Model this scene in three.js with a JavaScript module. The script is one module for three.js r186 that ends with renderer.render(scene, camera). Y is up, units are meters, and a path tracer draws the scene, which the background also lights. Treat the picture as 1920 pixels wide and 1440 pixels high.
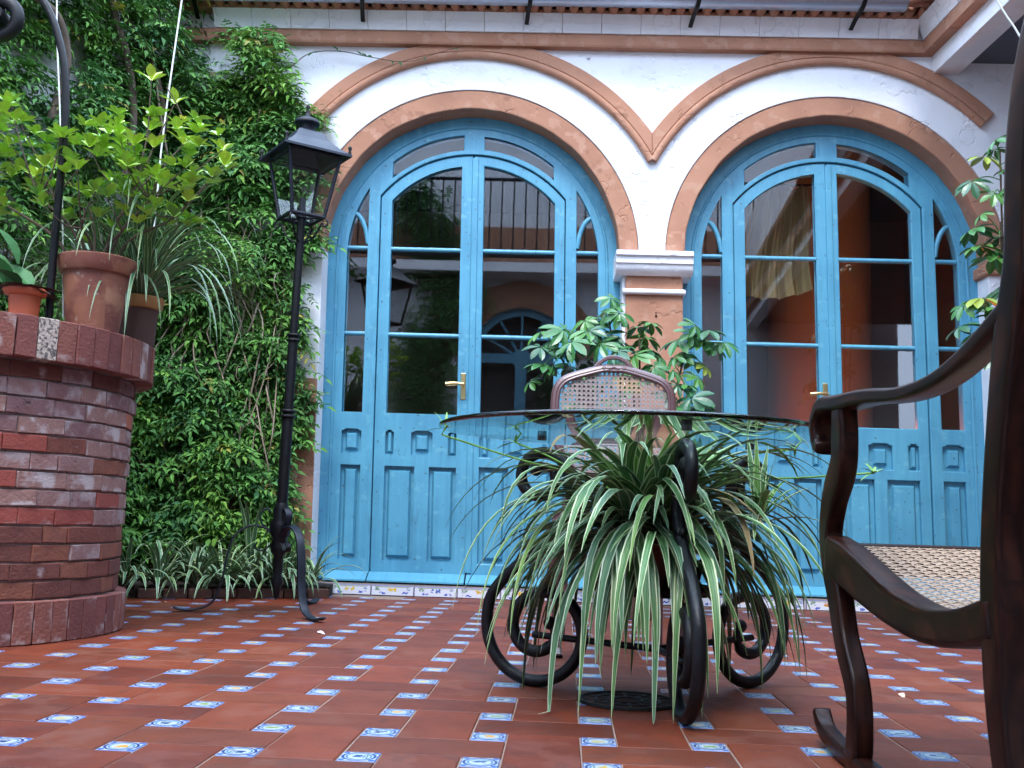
import * as THREE from 'three';
import { mergeGeometries, mergeVertices } from 'three/addons/utils/BufferGeometryUtils.js';
import { ConvexGeometry } from 'three/addons/geometries/ConvexGeometry.js';
import { RoundedBoxGeometry } from 'three/addons/geometries/RoundedBoxGeometry.js';

// ---------------------------------------------------------------- camera, sky, sun, exposure
const scene = new THREE.Scene();
const camera = new THREE.PerspectiveCamera(40.7, 4 / 3, 0.05, 200);
camera.position.set(0, 0.4184, 0);
camera.rotation.set(0.1285, 0.0313, 0.0322, 'YXZ');
const renderer = new THREE.WebGLRenderer({ antialias: true });
renderer.toneMapping = THREE.LinearToneMapping;
renderer.toneMappingExposure = 4.8;
renderer.shadowMap.enabled = true;
renderer.shadowMap.type = THREE.PCFSoftShadowMap;
renderer.setSize(1024, 768);
{
  const w = 64, h = 32, d = new Float32Array(w * h * 4);
  for (let j = 0; j < h; j++) {
    const el = ((j + 0.5) / h - 0.5) * Math.PI;
    for (let i = 0; i < w; i++) {
      const k = (j * w + i) * 4, s = Math.max(0, Math.sin(el));
      const b = el > 0 ? 0.80 + 0.45 * s : 0.25;
      d[k] = 0.78 * b; d[k + 1] = 0.98 * b; d[k + 2] = 1.33 * b; d[k + 3] = 1;
    }
  }
  const t = new THREE.DataTexture(d, w, h, THREE.RGBAFormat, THREE.FloatType);
  t.mapping = THREE.EquirectangularReflectionMapping; t.magFilter = t.minFilter = THREE.LinearFilter; t.needsUpdate = true;
  scene.background = t; scene.environment = t;
}
const sun = new THREE.DirectionalLight(0xfff8f0, 0.65);
sun.position.set(-2.2, 14, 6.0); sun.target.position.set(0, 0, -3);
sun.castShadow = true; sun.shadow.radius = 30; sun.shadow.mapSize.set(2048, 2048);
Object.assign(sun.shadow.camera, { left: -6, right: 6, top: 6, bottom: -6, near: 0.5, far: 30 });
scene.add(sun, sun.target);

// ---------------------------------------------------------------- helpers
let seed = 12345;
const rnd = () => { seed |= 0; seed = seed + 0x6D2B79F5 | 0; let t = Math.imul(seed ^ seed >>> 15, 1 | seed); t = t + Math.imul(t ^ t >>> 7, 61 | t) ^ t; return ((t ^ t >>> 14) >>> 0) / 4294967296; };
const rr = (a, b) => a + (b - a) * rnd();
const pick = a => a[Math.floor(rnd() * a.length)];
const V = (x, y, z) => new THREE.Vector3(x, y, z);
const PI = Math.PI;
const used = {};
function numbered(n) { const k = used[n] = (used[n] ?? -1) + 1; return k ? `${n}_${String(k).padStart(3, '0')}` : n; }
function tag(o, label, category, group) {
  o.userData.label = label; if (category) o.userData.category = category; if (group) o.userData.group = group; return o;
}
const origin = new Map();
function thing(name, label, category, pos = [0, 0, 0], group) {
  const g = new THREE.Group(); g.name = numbered(name); g.position.set(...pos); scene.add(g);
  origin.set(g, V(...pos)); return tag(g, label, category, group);
}
const wpos = p => origin.get(p) ?? V(0, 0, 0);
// a part whose geometry is given in world coordinates
function part(name, geo, mat, parent) {
  const o = wpos(parent); if (Array.isArray(geo)) geo = merge(geo);
  geo.translate(-o.x, -o.y, -o.z);
  const m = new THREE.Mesh(geo, mat); m.name = name; m.castShadow = m.receiveShadow = true; parent.add(m); origin.set(m, o); return m;
}
// a part that shares a geometry and is placed
function placed(name, geo, mat, parent, pos, rot) {
  const o = wpos(parent), m = new THREE.Mesh(geo, mat); m.name = name; m.castShadow = m.receiveShadow = true;
  m.position.copy(pos).sub(o); if (rot) { if (rot.isQuaternion) m.quaternion.copy(rot); else m.rotation.set(...rot); }
  parent.add(m); return m;
}
function struct(name, geo, mat) {
  if (Array.isArray(geo)) geo = merge(geo);
  const m = new THREE.Mesh(geo, mat); m.name = name; m.castShadow = m.receiveShadow = true; m.userData.kind = 'structure'; scene.add(m); origin.set(m, V(0, 0, 0)); return m;
}
function merge(list) {
  const L = list.map(g => { g = g.index ? g.toNonIndexed() : g; const r = new THREE.BufferGeometry(); for (const k of ['position', 'normal', 'uv']) if (g.attributes[k]) r.setAttribute(k, g.attributes[k]); if (!r.attributes.uv) r.setAttribute('uv', new THREE.BufferAttribute(new Float32Array(r.attributes.position.count * 2), 2)); return r; });
  return mergeGeometries(L);
}
// uv in metres by dominant axis
function tri(g, s = 1, off = 0) {
  g = g.index ? g.toNonIndexed() : g; const p = g.attributes.position, n = g.attributes.normal, uv = new Float32Array(p.count * 2);
  for (let i = 0; i < p.count; i += 3) {
    let x = 0, y = 0, z = 0; for (let k = 0; k < 3; k++) { x += n.getX(i + k); y += n.getY(i + k); z += n.getZ(i + k); }
    x = Math.abs(x); y = Math.abs(y); z = Math.abs(z);
    for (let k = 0; k < 3; k++) {
      const X = p.getX(i + k), Y = p.getY(i + k), Z = p.getZ(i + k);
      const a = z >= x && z >= y ? [X, Y] : x >= y ? [Z, Y] : [X, Z];
      uv[(i + k) * 2] = a[0] * s + off; uv[(i + k) * 2 + 1] = a[1] * s + off * 1.7;
    }
  }
  g.setAttribute('uv', new THREE.BufferAttribute(uv, 2)); return g;
}
const box = (x0, x1, y0, y1, z0, z1) => tri(new THREE.BoxGeometry(x1 - x0, y1 - y0, z1 - z0).translate((x0 + x1) / 2, (y0 + y1) / 2, (z0 + z1) / 2));
const rbox = (x0, x1, y0, y1, z0, z1, r = 0.005) => tri(new RoundedBoxGeometry(x1 - x0, y1 - y0, z1 - z0, 2, r).translate((x0 + x1) / 2, (y0 + y1) / 2, (z0 + z1) / 2));
function chamfer(w, h, d, c, jit = 0) {
  const P = [], a = w / 2, b = h / 2, e = d / 2, j = () => rr(-jit, jit);
  for (const x of [-1, 1]) for (const y of [-1, 1]) for (const z of [-1, 1]) {
    P.push(V(x * (a - c) + j(), y * (b - c) + j(), z * e + j()), V(x * a + j(), y * (b - c) + j(), z * (e - c) + j()), V(x * (a - c) + j(), y * b + j(), z * (e - c) + j()));
  }
  return tri(new ConvexGeometry(P), 1, rnd());
}
// round tube of varying radius
function tube(pts, rad, { seg, radial = 8, closed = false, curve } = {}) {
  const c = curve ?? new THREE.CatmullRomCurve3(pts, closed, 'centripetal'); seg ??= Math.max(8, pts.length * 5);
  const R = typeof rad === 'function' ? rad : () => rad, F = c.computeFrenetFrames(seg, closed), P = [], N = [], U = [], I = []; const len = c.getLength();
  for (let i = 0; i <= seg; i++) {
    const p = c.getPointAt(i / seg), r = R(i / seg);
    for (let k = 0; k <= radial; k++) {
      const a = k / radial * 2 * PI, n = F.normals[i].clone().multiplyScalar(Math.cos(a)).addScaledVector(F.binormals[i], Math.sin(a));
      P.push(p.x + n.x * r, p.y + n.y * r, p.z + n.z * r); N.push(n.x, n.y, n.z); U.push(k / radial * 0.1, i / seg * len);
      if (i < seg && k < radial) { const q = i * (radial + 1) + k; I.push(q, q + 1, q + radial + 1, q + 1, q + radial + 2, q + radial + 1); }
    }
  }
  if (!closed) for (const e of [0, seg]) { const ci = P.length / 3, p = c.getPointAt(e / seg), t = c.getTangentAt(e / seg).multiplyScalar(e ? 1 : -1); P.push(p.x, p.y, p.z); N.push(t.x, t.y, t.z); U.push(0, 0); for (let k = 0; k < radial; k++) { const q = e * (radial + 1) + k; e ? I.push(ci, q, q + 1) : I.push(ci, q + 1, q); } }
  const g = new THREE.BufferGeometry(); g.setAttribute('position', new THREE.Float32BufferAttribute(P, 3)); g.setAttribute('normal', new THREE.Float32BufferAttribute(N, 3)); g.setAttribute('uv', new THREE.Float32BufferAttribute(U, 2)); g.setIndex(I); return g.toNonIndexed();
}
// rounded-rectangular bar swept along a path; `side` is the fixed width direction
function sweep(pts, wid, thk, side, { seg, pow = 4, n = 16 } = {}) {
  const c = new THREE.CatmullRomCurve3(pts, false, 'centripetal'); seg ??= pts.length * 6; const f = (q, t) => { if (typeof q === 'number') return q; const x = t * (q.length - 1), i = Math.min(q.length - 2, Math.floor(x)); return q[i] + (q[i + 1] - q[i]) * (x - i); };
  const P = [], U = [], I = [], len = c.getLength();
  for (let i = 0; i <= seg; i++) {
    const t = i / seg, p = c.getPoint(t), T = c.getTangent(t), S = side.clone().addScaledVector(T, -side.dot(T)).normalize(), N = V().crossVectors(T, S), w = f(wid, t) / 2, h = f(thk, t) / 2;
    for (let k = 0; k <= n; k++) {
      const a = (k + 0.5) / n * 2 * PI, ca = Math.cos(a), sa = Math.sin(a), e = 2 / pow, x = Math.sign(ca) * Math.abs(ca) ** e * w, y = Math.sign(sa) * Math.abs(sa) ** e * h;
      P.push(p.x + S.x * x + N.x * y, p.y + S.y * x + N.y * y, p.z + S.z * x + N.z * y); U.push(k / n * 0.2, t * len);
      if (i < seg && k < n) { const q = i * (n + 1) + k; I.push(q, q + 1, q + n + 1, q + 1, q + n + 2, q + n + 1); }
    }
  }
  for (const e of [0, seg]) { const ci = P.length / 3, p = c.getPoint(e / seg); P.push(p.x, p.y, p.z); U.push(0, 0); for (let k = 0; k < n; k++) { const q = e * (n + 1) + k; e ? I.push(ci, q, q + 1) : I.push(ci, q + 1, q); } }
  const g = new THREE.BufferGeometry(); g.setAttribute('position', new THREE.Float32BufferAttribute(P, 3)); g.setAttribute('uv', new THREE.Float32BufferAttribute(U, 2)); g.setIndex(I); g.computeVertexNormals(); return g.toNonIndexed();
}
function lathe(prof, x, y, z, n = 28) { return new THREE.LatheGeometry(prof.map(p => new THREE.Vector2(p[0], p[1])), n).translate(x, y, z).toNonIndexed(); }
const ext = (shape, depth, bevel = 0, seg = 24) => new THREE.ExtrudeGeometry(shape, { depth, bevelEnabled: bevel > 0, bevelSize: bevel, bevelThickness: bevel, bevelSegments: 2, bevelOffset: -bevel, curveSegments: seg });
function poly(pts, holes = []) { const s = new THREE.Shape(pts.map(p => new THREE.Vector2(p[0], p[1]))); for (const h of holes) s.holes.push(new THREE.Path(h.map(p => new THREE.Vector2(p[0], p[1])))); return s; }
const arc = (cx, cy, r, a0, a1, n = 32, nz = 0) => Array.from({ length: n + 1 }, (_, i) => { const a = a0 + (a1 - a0) * i / n, q = r + (nz ? nz * (Math.sin(a * 9 + r * 40) * 0.6 + Math.sin(a * 23 + r * 11) * 0.5 + Math.sin(a * 47) * 0.3) : 0); return [cx + q * Math.cos(a), cy + q * Math.sin(a)]; });
const rect = (x0, x1, y0, y1) => [[x0, y0], [x1, y0], [x1, y1], [x0, y1]];

// ---------------------------------------------------------------- procedural textures
function vnoise(per, sd) { // tileable value noise on a per x per lattice
  const N = per * per, a = new Float32Array(N); let s = sd; for (let i = 0; i < N; i++) { s = (s * 1664525 + 1013904223) >>> 0; a[i] = s / 4294967296; }
  return (u, v) => { const x = u * per, y = v * per, i = Math.floor(x), j = Math.floor(y); let fx = x - i, fy = y - j; fx = fx * fx * (3 - 2 * fx); fy = fy * fy * (3 - 2 * fy); const g = (p, q) => a[((q % per + per) % per) * per + (p % per + per) % per]; return (g(i, j) * (1 - fx) + g(i + 1, j) * fx) * (1 - fy) + (g(i, j + 1) * (1 - fx) + g(i + 1, j + 1) * fx) * fy; };
}
function fbm(base, oct, sd) { const L = []; for (let i = 0; i < oct; i++) L.push(vnoise(base * 2 ** i, sd + i * 77)); return (u, v) => { let s = 0, a = 0.5, t = 0; for (const n of L) { s += a * n(u, v); t += a; a *= 0.55; } return s / t; }; }
function dtex(size, fn, srgb, rep = 1) {
  const d = new Uint8Array(size * size * 4);
  for (let j = 0; j < size; j++) for (let i = 0; i < size; i++) { const c = fn((i + 0.5) / size, (j + 0.5) / size), k = (j * size + i) * 4; for (let q = 0; q < 3; q++) { let x = Math.min(1, Math.max(0, Array.isArray(c) ? c[q] : c)); if (srgb) x = x <= 0.0031308 ? x * 12.92 : 1.055 * x ** (1 / 2.4) - 0.055; d[k + q] = x * 255; } d[k + 3] = 255; }
  const t = new THREE.DataTexture(d, size, size); t.wrapS = t.wrapT = THREE.RepeatWrapping; t.magFilter = THREE.LinearFilter; t.minFilter = THREE.LinearMipmapLinearFilter; t.generateMipmaps = true; if (srgb) t.colorSpace = THREE.SRGBColorSpace; t.repeat.set(rep, rep); t.needsUpdate = true; return t;
}
function ctex(w, h, draw) { const c = document.createElement('canvas'); c.width = w; c.height = h; draw(c.getContext('2d'), w, h); const t = new THREE.CanvasTexture(c); t.colorSpace = THREE.SRGBColorSpace; return t; }
const mixc = (a, b, t) => a.map((x, i) => x + (b[i] - x) * Math.min(1, Math.max(0, t)));
const n4 = fbm(4, 5, 11), n8 = fbm(8, 5, 23), n16 = fbm(16, 4, 31), n3 = fbm(3, 6, 57), n32 = fbm(32, 3, 91);
const streak = (() => { const a = fbm(48, 2, 5), b = fbm(6, 3, 9); return (u, v) => 0.6 * a(u, v * 0.06 + 0.13) + 0.4 * b(u, v); })();
const ss = (a, b, x) => { x = Math.min(1, Math.max(0, (x - a) / (b - a))); return x * x * (3 - 2 * x); };
const C = (r, g, b) => new THREE.Color().setRGB(r, g, b);
const std = o => new THREE.MeshStandardMaterial(o), phy = o => new THREE.MeshPhysicalMaterial(o);
const plasterBump = dtex(512, (u, v) => { const c = Math.abs(n8(u + 0.11, v + 0.37) - 0.5); return 0.55 * n4(u, v) + 0.22 * n16(u, v) + 0.10 * n32(u, v) + 0.2 * ss(0.64, 0.70, n8(u + 0.3, v)) - 0.22 * (1 - ss(0.004, 0.012, c)) * ss(0.5, 0.6, n3(u, v)); }, false, 0.8);
const M = {};
M.white = std({ map: dtex(512, (u, v) => { const t = n4(u, v), k = ss(0.66, 0.74, n16(u, v)) * 0.5; return mixc(mixc([0.80, 0.80, 0.82], [0.72, 0.73, 0.76], ss(0.35, 0.7, t)), [0.55, 0.55, 0.55], k * 0.35); }, true, 0.7), roughness: 0.9, bumpMap: plasterBump, bumpScale: 0.015 });
const ochreMap = dtex(512, (u, v) => { const a = n4(u, v), b = n16(u, v); let c = mixc([0.42, 0.205, 0.125], [0.35, 0.165, 0.10], ss(0.3, 0.7, a)); c = mixc(c, [0.48, 0.28, 0.19], ss(0.62, 0.72, b) * 0.5); return mixc(c, [0.22, 0.10, 0.06], ss(0.62, 0.72, 0.6 * n8(u + 0.5, v + 0.2) + 0.4 * n32(u, v)) * 0.55); }, true, 0.9);
M.ochre = std({ map: ochreMap, roughness: 0.88, bumpMap: plasterBump, bumpScale: 0.014 });
const blueMap = dtex(512, (u, v) => { const s = streak(u, v), a = n8(u, v); let c = mixc([0.088, 0.320, 0.455], [0.068, 0.262, 0.390], ss(0.3, 0.7, 0.5 * s + 0.5 * n4(u, v))); c = mixc(c, [0.17, 0.43, 0.52], ss(0.66, 0.80, n16(u + 0.4, v)) * 0.4); c = mixc(c, [0.05, 0.16, 0.22], ss(0.60, 0.72, 0.5 * n8(u, v * 0.5) + 0.5 * streak(u + 0.3, v)) * 0.45); return mixc(c, [0.05, 0.08, 0.09], ss(0.80, 0.83, n32(u + 0.2, v + 0.7)) * 0.7); }, true, 1.3);
const blueBump = dtex(512, (u, v) => 0.6 * streak(u, v) + 0.4 * n16(u, v), false, 1.3);
M.blue = std({ map: blueMap, roughness: 0.42, bumpMap: blueBump, bumpScale: 0.0030 });
M.pane = phy({ color: C(0.93, 0.96, 0.97), transmission: 1, roughness: 0.015, ior: 1.9, thickness: 0, specularIntensity: 1 });
M.brass = std({ color: C(0.75, 0.55, 0.25), metalness: 1, roughness: 0.3 });
M.iron = phy({ color: C(0.005, 0.0055, 0.007), specularIntensity: 0.55, roughness: 0.42, bumpMap: dtex(256, (u, v) => n16(u, v), false, 6), bumpScale: 0.0008 });
M.ironBlue = phy({ color: C(0.008, 0.011, 0.019), specularIntensity: 0.7, roughness: 0.48, bumpMap: dtex(256, (u, v) => n16(u, v), false, 5), bumpScale: 0.0008 });
M.zinc = std({ color: C(0.42, 0.50, 0.60), metalness: 0.85, roughness: 0.32, bumpMap: dtex(256, (u, v) => n8(u, v), false, 2), bumpScale: 0.002 });
const woodMap = dtex(512, (u, v) => { const g = streak(u, v), f = 0.5 + 0.5 * Math.sin((u * 14 + 3 * n4(u, v * 0.5)) * 6.28); let c = mixc([0.010, 0.0030, 0.0020], [0.044, 0.0125, 0.006], ss(0.25, 0.75, 0.6 * g + 0.4 * f * n8(u, v))); return mixc(c, [0.008, 0.003, 0.002], ss(0.58, 0.70, n16(u, v)) * 0.6); }, true, 3);
M.mahogany = phy({ map: woodMap, roughness: 0.34, specularIntensity: 0.32, bumpMap: dtex(256, (u, v) => streak(u, v), false, 3), bumpScale: 0.0006 });
M.walnut = phy({ map: dtex(256, (u, v) => mixc([0.075, 0.036, 0.036], [0.125, 0.062, 0.064], streak(u, v)), true, 3), roughness: 0.35, clearcoat: 0.3, clearcoatRoughness: 0.25 });
M.cane = std({ map: dtex(256, (u, v) => mixc([0.50, 0.35, 0.23], [0.30, 0.19, 0.11], n16(u, v)), true, 6), roughness: 0.55 });
M.caneGrey = std({ map: dtex(256, (u, v) => mixc(mixc([0.33, 0.27, 0.25], [0.24, 0.18, 0.17], n16(u, v)), [0.50, 0.33, 0.16], ss(0.62, 0.75, n3(u, v)) * 0.7), true, 2.2), roughness: 0.5 });
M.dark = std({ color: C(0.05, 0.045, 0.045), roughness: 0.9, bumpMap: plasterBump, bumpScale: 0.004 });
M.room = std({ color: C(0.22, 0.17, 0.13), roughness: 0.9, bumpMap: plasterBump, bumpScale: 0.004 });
M.mortar = std({ map: dtex(256, (u, v) => mixc([0.30, 0.25, 0.23], [0.15, 0.115, 0.105], n16(u, v)), true, 4), roughness: 0.95, bumpMap: plasterBump, bumpScale: 0.004 });
M.soil = std({ map: dtex(256, (u, v) => mixc([0.05, 0.035, 0.025], [0.015, 0.011, 0.009], n16(u, v)), true, 3), roughness: 1, bumpMap: dtex(256, (u, v) => n32(u, v), false, 3), bumpScale: 0.02 });
M.bark = std({ map: dtex(256, (u, v) => mixc([0.16, 0.11, 0.08], [0.06, 0.045, 0.035], streak(u, v)), true, 6), roughness: 0.9, bumpMap: dtex(256, (u, v) => streak(u, v), false, 6), bumpScale: 0.003 });
M.twig = std({ color: C(0.30, 0.23, 0.17), roughness: 0.85 });
M.cord = std({ color: C(0.72, 0.74, 0.72), roughness: 0.8 });

// ---------------------------------------------------------------- the facade frame: u along, v up, w towards the courtyard
const Z0 = -5.4174;
const FM = new THREE.Matrix4().set(1, -0.018, 0, 0, 0, 1, 0, 0, 0, 0, 1, Z0, 0, 0, 0, 1);
const F = g => g.applyMatrix4(FM);
const W = (u, v, w) => V(u - 0.018 * v, v, Z0 + w);
const UC = [-0.385, 1.565], SPR = 1.835, RO = 0.80, RR = 0.905;

// ---------------------------------------------------------------- floor
{
  const PH = 0.0234, ox = -0.3018, oz = -1.8515, P = 0.21;
  const lat = (i, j) => V(ox + i * P * Math.cos(PH) + j * P * Math.sin(PH), 0, oz + i * P * Math.sin(PH) - j * P * Math.cos(PH));
  const floor = struct('floor', tri(new THREE.BoxGeometry(9.6, 0.2, 8.4).translate(0.6, -0.1022, -1.8)), std({ map: dtex(256, (u, v) => mixc([0.30, 0.22, 0.17], [0.18, 0.12, 0.09], n16(u, v)), true, 4), roughness: 0.95 }));
  const clayMap = dtex(512, (u, v) => { const a = n4(u, v), b = n16(u, v); let c = mixc([0.200, 0.043, 0.0165], [0.138, 0.028, 0.0115], ss(0.3, 0.7, a)); c = mixc(c, [0.23, 0.095, 0.065], ss(0.60, 0.74, n8(u, v)) * 0.3); return mixc(c, [0.11, 0.035, 0.022], ss(0.60, 0.70, b) * 0.5); }, true, 1.1);
  const rough = dtex(512, (u, v) => 0.40 + 0.32 * n8(u, v), false, 1.1), bump = dtex(512, (u, v) => 0.7 * n4(u, v) + 0.3 * n32(u, v), false, 1.6);
  const tones = [[1, 1, 1], [0.84, 0.80, 0.78], [1.16, 1.08, 1.0], [0.96, 0.86, 0.92], [1.08, 1.16, 1.12], [0.90, 0.95, 1.0], [1.05, 0.96, 0.85]].map(t => t.map(x => x * 0.78));
  const clay = tones.map(t => phy({ specularIntensity: 0.6, color: C(...t), map: clayMap, roughness: 1, roughnessMap: rough, bumpMap: bump, bumpScale: 0.0022 }));
  const slab = (w, d) => { const g = chamfer(w, 0.016, d, 0.0022, 0.0004); g.translate(0, -0.008, 0); return tri(g, 1, rnd()); };
  const TL = [0, 1, 2, 3].map(() => slab(0.2775, 0.1375));
  // little glazed inset tiles: print only
  const insetTex = Array.from({ length: 7 }, (_, q) => ctex(128, 128, (c) => {
    const s0 = seed; seed = 900 + q * 31;
    c.fillStyle = '#aeb4b8'; c.fillRect(0, 0, 128, 128); c.strokeStyle = '#4a619f'; c.lineWidth = 3; c.strokeRect(2, 2, 124, 124);
    c.fillStyle = '#40609f'; for (const [x, y] of [[14, 14], [114, 14], [14, 114], [114, 114]]) { c.beginPath(); c.arc(x, y, 11, 0, 7); c.fill(); }
    c.strokeStyle = '#22376f'; c.lineWidth = 9; c.beginPath(); c.arc(64, 64, 54, 0, 7); c.stroke(); c.lineWidth = 6; c.strokeStyle = '#356d98'; c.beginPath(); c.arc(64, 64, 41, 0, 7); c.stroke();
    const col = ['#c9a227', '#1d2f63', '#7d8f45', '#c98f2a', '#22406f', '#b7a34a', '#28507a'][q]; c.fillStyle = col; c.strokeStyle = col;
    for (let k = 0; k < 4; k++) { c.beginPath(); c.ellipse(rr(44, 84), rr(50, 80), rr(6, 20), rr(4, 9), rr(-0.7, 0.7), 0, 7); c.fill(); }
    c.lineWidth = 4; for (let k = 0; k < 5; k++) { c.beginPath(); c.moveTo(rr(36, 92), rr(40, 90)); c.quadraticCurveTo(rr(40, 90), rr(40, 90), rr(36, 92), rr(40, 90)); c.stroke(); }
    c.strokeStyle = '#39614a'; c.lineWidth = 4; c.beginPath(); c.moveTo(34, 90); c.lineTo(94, 92); c.stroke(); seed = s0;
  }));
  const insetMat = insetTex.map(t => std({ map: t, roughness: 0.28 }));
  const insetGeo = chamfer(0.0665, 0.014, 0.0665, 0.0016); insetGeo.translate(0, -0.007, 0);
  { const p = insetGeo.attributes.position, uv = insetGeo.attributes.uv; for (let i = 0; i < p.count; i++) uv.setXY(i, p.getX(i) / 0.0665 + 0.5, p.getZ(i) / 0.0665 + 0.5); }
  const cells = [], ins = [];
  for (let i = -14; i <= 21; i++) for (let j = -13; j <= 17; j++) {
    const inView = p => p.z < -1.35 && Math.abs(p.x + 0.03 * p.z) < -p.z * 0.56 + 0.2 && Math.hypot(p.x + 2.02, p.z + 3.42) > 0.66;
    const c = lat(i + 0.5, j + 0.5); if (c.z > Z0 + 0.09 && c.z < 1.3 && c.x > -3 && c.x < 4.0) cells.push({ p: c, r: ((i + j) % 2 ? PI / 2 : 0), d: inView(c) ? -c.z : 50 - c.z });
    const q = lat(i, j); if (q.z > Z0 + 0.045 && q.z < 1.3 && q.x > -3 && q.x < 4.0) ins.push({ p: q, r: 0, d: inView(q) ? -q.z : 50 - q.z });
  }
  const lay = (list, name, geos, mats, dy) => {
    list.sort((a, b) => a.d - b.d); const rest = new Map();
    list.forEach((c, k) => {
      const g = pick(geos), m = pick(mats), pos = c.p.clone(); pos.y = dy + rr(-0.0009, 0.0009);
      const rot = [rr(-0.003, 0.003), -PH + c.r + (rnd() < 0.5 ? PI : 0) + rr(-0.006, 0.006), rr(-0.003, 0.003)];
      if (name === 'inset_tile') rot[1] += Math.floor(rnd() * 4) * PI / 2;
      if (k < 300) placed(name, g, m, floor, pos, rot);
      else { const q = g.clone().applyMatrix4(new THREE.Matrix4().compose(pos, new THREE.Quaternion().setFromEuler(new THREE.Euler(...rot)), V(1, 1, 1))); const key = name === 'inset_tile' ? m : mats[k % 2 ? 0 : 3]; rest.has(key) ? rest.get(key).push(q) : rest.set(key, [q]); }
    });
    for (const [m, gs] of rest) { const o = part(name, gs, m, floor); o.userData.kind = 'stuff'; }
  };
  lay(cells, 'clay_tile', TL, clay, 0); lay(ins, 'inset_tile', [insetGeo], insetMat, 0.0004);
  // iron drain under the table
  const dr = thing('drain_grate', 'small round black iron drain grate in the floor under the glass table', 'drain grate', [0.215, 0, -2.5]);
  part('rim', new THREE.TorusGeometry(0.112, 0.006, 6, 40).rotateX(PI / 2).translate(0.215, 0.003, -2.5), M.iron, dr);
  const bars = []; for (let k = 0; k < 12; k++) { const a = k / 12 * 2 * PI; bars.push(new THREE.BoxGeometry(0.07, 0.005, 0.008).translate(0.068, 0.003, 0).rotateY(a).translate(0.215, 0, -2.5)); }
  for (const r of [0.035, 0.075]) bars.push(new THREE.TorusGeometry(r, 0.004, 6, 30).rotateX(PI / 2).translate(0.215, 0.0035, -2.5));
  part('grille', bars, M.iron, dr); part('well_plate', new THREE.CylinderGeometry(0.11, 0.11, 0.003, 40).translate(0.215, 0.0025, -2.5), std({ color: C(0.05, 0.02, 0.014), roughness: 0.9 }), dr);
}

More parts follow.
